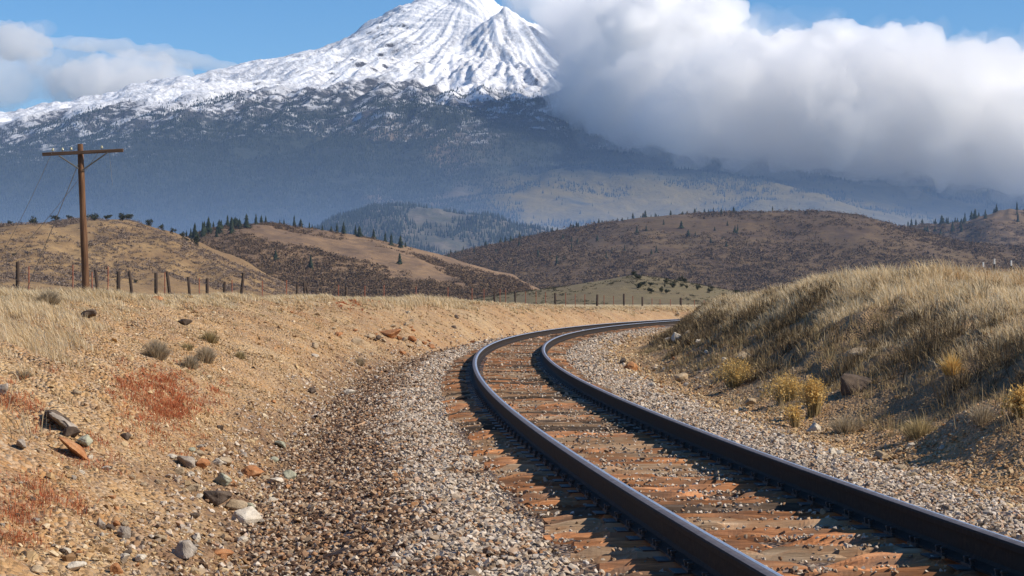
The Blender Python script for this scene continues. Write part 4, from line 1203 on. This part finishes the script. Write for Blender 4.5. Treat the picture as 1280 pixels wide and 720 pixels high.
def trees():
    def put(name, hill_, pxs, ts, hs, meshes, label, group):
        for px, t, h in zip(pxs, ts, hs):
            X, Y, Z = on_hill(hill_, np.array([px]), np.array([t])); tree(name, float(X[0]), float(Y[0]), float(Z[0]), h, meshes, label, group)
    R = random.Random(9)
    px = [12, 30, 52, 66, 83, 88, 110, 128, 134, 158, 163, 190, 200, 217, 226, 240, 250]
    put('juniper_tree', 'hill_grass', px, [R.uniform(-.05, .04) for _ in px], [R.uniform(2.0, 4.2) for _ in px], JUN, 'dark juniper on the skyline of the near grassy hill at the left', 'junipers on the near left hill')
    px = [22, 47, 78, 142, 12, 68, 265, 272]
    put('juniper_tree', 'hill_grass', px, [R.uniform(-.45, -.2) for _ in px], [R.uniform(1.0, 2.0) for _ in px], JUN, 'small dark juniper bush on the face of the near grassy hill', 'juniper bushes on the near hill face')
    px = [R.uniform(243, 336) for _ in range(58)]
    put('conifer_tree', 'hill_scrub', px, [R.uniform(-.34, .02) for _ in px], [R.uniform(6, 11) for _ in px], CON, 'dark green conifer in the dense grove between the two left hills', 'conifers of the dark grove')
    px = [347, 352, 370, 375, 388, 391, 405, 414, 424, 432, 445, 452, 468, 480, 492, 503, 506]
    put('conifer_tree', 'hill_scrub', px, [R.uniform(-.05, .03) for _ in px], [R.uniform(3.5, 8.5) for _ in px], CON, 'dark conifer spaced along the tan ridge of the second hill', 'conifers along the second hill ridge')
    px = [325, 331, 302, 400, 440, 520]
    put('conifer_tree', 'hill_scrub', px, [R.uniform(-.6, -.3) for _ in px], [R.uniform(5, 9) for _ in px], CON, 'single conifer on the brown face of the second hill', 'conifers on the second hill face')
    px = sorted(R.uniform(560, 1040) for _ in range(62))
    put('conifer_tree', 'hill_brown', px, [R.uniform(-.06, .04) for _ in px], [R.uniform(4, 10) for _ in px], CON, 'dark conifer along the skyline of the wide brown hill', 'conifers along the brown hill ridge')
    px = [R.uniform(560, 900) for _ in range(40)]
    put('conifer_tree', 'hill_brown', px, [R.uniform(-.5, -.08) for _ in px], [R.uniform(4, 9) for _ in px], CON, 'scattered conifer on the scrubby face of the wide brown hill', 'conifers on the brown hill face')
    px = [R.uniform(1110, 1330) for _ in range(62)]
    put('conifer_tree', 'hill_far_right', px, [R.uniform(-.3, .03) for _ in px], [R.uniform(9, 17) for _ in px], CON, 'tall conifer in the open forest on the far right hill', 'conifers on the far right hill')
    px = [R.uniform(785, 945) for _ in range(34)]
    put('juniper_tree', 'hill_tan', px, [R.uniform(-.45, .05) for _ in px], [R.uniform(.7, 1.8) for _ in px], JUN, 'small juniper dotted over the low tan knoll behind the fence', 'junipers on the tan knoll')
trees()

def scrub(name, P, size, mat, n=34, flat=.6, tri=.15):
    m = len(P); c = rng.normal(0, .5, (m, n, 3)); c[..., 2] = np.abs(c[..., 2]) * flat
    c = P[:, None] + c * size[:, None, None]
    v = c[:, :, None] + rng.normal(0, 1, (m, n, 3, 3)) * (size * tri)[:, None, None, None]
    v = v.reshape(-1, 3)
    tag(link(name, np_mesh(name, v, [np.arange(len(v)).reshape(-1, 3)], [mat])), kind='stuff')
def hill_scrub():
    br = island_mat('brown_brush', [(0, (.056, .037, .021)), (.4, (.108, .068, .038)), (.7, (.16, .10, .052)), (.9, (.12, .09, .06)), (1, (.21, .135, .06))])
    gy = island_mat('grey_brush', [(0, (.10, .075, .06)), (.5, (.18, .135, .11)), (1, (.26, .20, .15))])
    ol = island_mat('olive_brush', [(0, (.03, .032, .018)), (.6, (.065, .06, .033)), (1, (.11, .09, .05))])
    def pts(hill_, n, lo, hi, t0, t1, thr, seed, s=.008):
        px = rng.uniform(lo, hi, n); t = rng.uniform(t0, t1, n); X, Y, Z = on_hill(hill_, px, t)
        k = fbm(X * s, Y * s * .5, 4, seed) > thr + rng.normal(0, .12, n)
        return np.stack([X, Y, Z], 1)[k]
    P = np.concatenate([pts('hill_brown', 32000, 400, 1330, -.95, .03, -.22, 111, .0028), pts('hill_brown', 17000, 400, 1330, -.95, .03, .0, 112, .011)])
    scrub('brown_brush', P, .8 + 3.6 * rng.random(len(P)) ** 1.8, br)
    P = pts('hill_scrub', 16000, 230, 660, -.98, -.02, -.16, 113, .009)
    scrub('brown_brush', P, rng.uniform(1.0, 2.6, len(P)), br)
    P = np.concatenate([pts('hill_grass', 3400, -100, 125, -.25, .05, -.4, 117, .03), pts('hill_grass', 5200, 90, 390, -.6, .02, .06, 118, .02), pts('hill_grass', 3400, -60, 360, -.95, -.3, .2, 119, .02)])
    scrub('grey_brush', P, rng.uniform(.45, 1.25, len(P)), gy)
    P = pts('hill_far_right', 7000, 1060, 1400, -.9, .02, -.2, 121, .004)
    scrub('brown_brush', P, rng.uniform(1.8, 4.5, len(P)), br)
    P = pts('hill_tan', 2600, 590, 1000, -.9, .03, -.1, 123, .05)
    scrub('olive_brush', P, rng.uniform(.25, .6, len(P)), ol)
    # brushy flat between the fence and the hills
    X = rng.uniform(-70, -14, 2500); Y = rng.uniform(300, 520, 2500)
    scrub('brown_brush', np.stack([X, Y, H(X, Y)], 1), rng.uniform(.5, 1.3, 2500), br)
hill_scrub()

def forest():
    mat = island_mat('forest_needles', [(0, (.010, .017, .012)), (.5, (.022, .033, .024)), (1, (.045, .055, .036))])
    n = 190000
    px = rng.uniform(-60, 1350, n); Y = np.sqrt(rng.uniform(14300 ** 2, 21800 ** 2, n)); X = (px - CX) / F * Y
    Z = mtn_height(X, Y)
    line = np.interp(px, [-200, 0, 300, 520, 760, 1280], [1800, 1820, 2000, 2060, 1960, 1850])
    den = 1 - .93 * sstep(-330, 40, Z - line + 260 * fbm(X / 700, Y / 700, 4, 131))
    den *= sstep(-.5, .2, fbm(X / 500, Y / 350, 4, 133) + .35)
    mead = sstep(560, 650, px) * (1 - sstep(900, 1400, Z)) * sstep(-.35, 0, fbm(X / 1300, Y / 600, 4, 135) + .15)
    den *= 1 - .988 * mead
    k = (rng.random(n) < den) & (Z < line + 120); X, Y, Z = X[k], Y[k], Z[k]
    D, xs, fr, bk, hf = HILLS['hill_knob']
    m = 12000; kp = rng.uniform(360, 760, m); kt = rng.uniform(-.95, .05, m); X2, Y2, Z2 = on_hill('hill_knob', kp, kt)
    kk = (fbm(X2 / 260, Y2 / 260, 4, 137) + .9 * (1 - np.exp(-((kp - 560) / 45) ** 2)) - .35) > rng.normal(0, .2, m)
    X2, Y2, Z2 = X2[kk], Y2[kk], Z2[kk]
    def cones(name, X, Y, Z, h):
        n = len(X); a = rng.uniform(0, 6.28, n); R_ = h * rng.uniform(.16, .26, n); b = []
        for j in range(4):
            q = a + j * np.pi / 2; b.append(np.stack([X + np.cos(q) * R_, Y + np.sin(q) * R_, Z - 1], 1))
        b.append(np.stack([X, Y, Z + h], 1))
        V = np.stack(b, 1).reshape(-1, 3); o = (np.arange(n) * 5)[:, None]
        f = np.concatenate([o + np.array([[j, (j + 1) % 4, 4]]) for j in range(4)])
        tag(link(name, np_mesh(name, V, [f], [mat])), kind='stuff')
    cones('mountain_forest', X, Y, Z, rng.uniform(14, 32, len(X)))
    cones('knob_forest', X2, Y2, Z2, rng.uniform(10, 20, len(X2)))
forest()
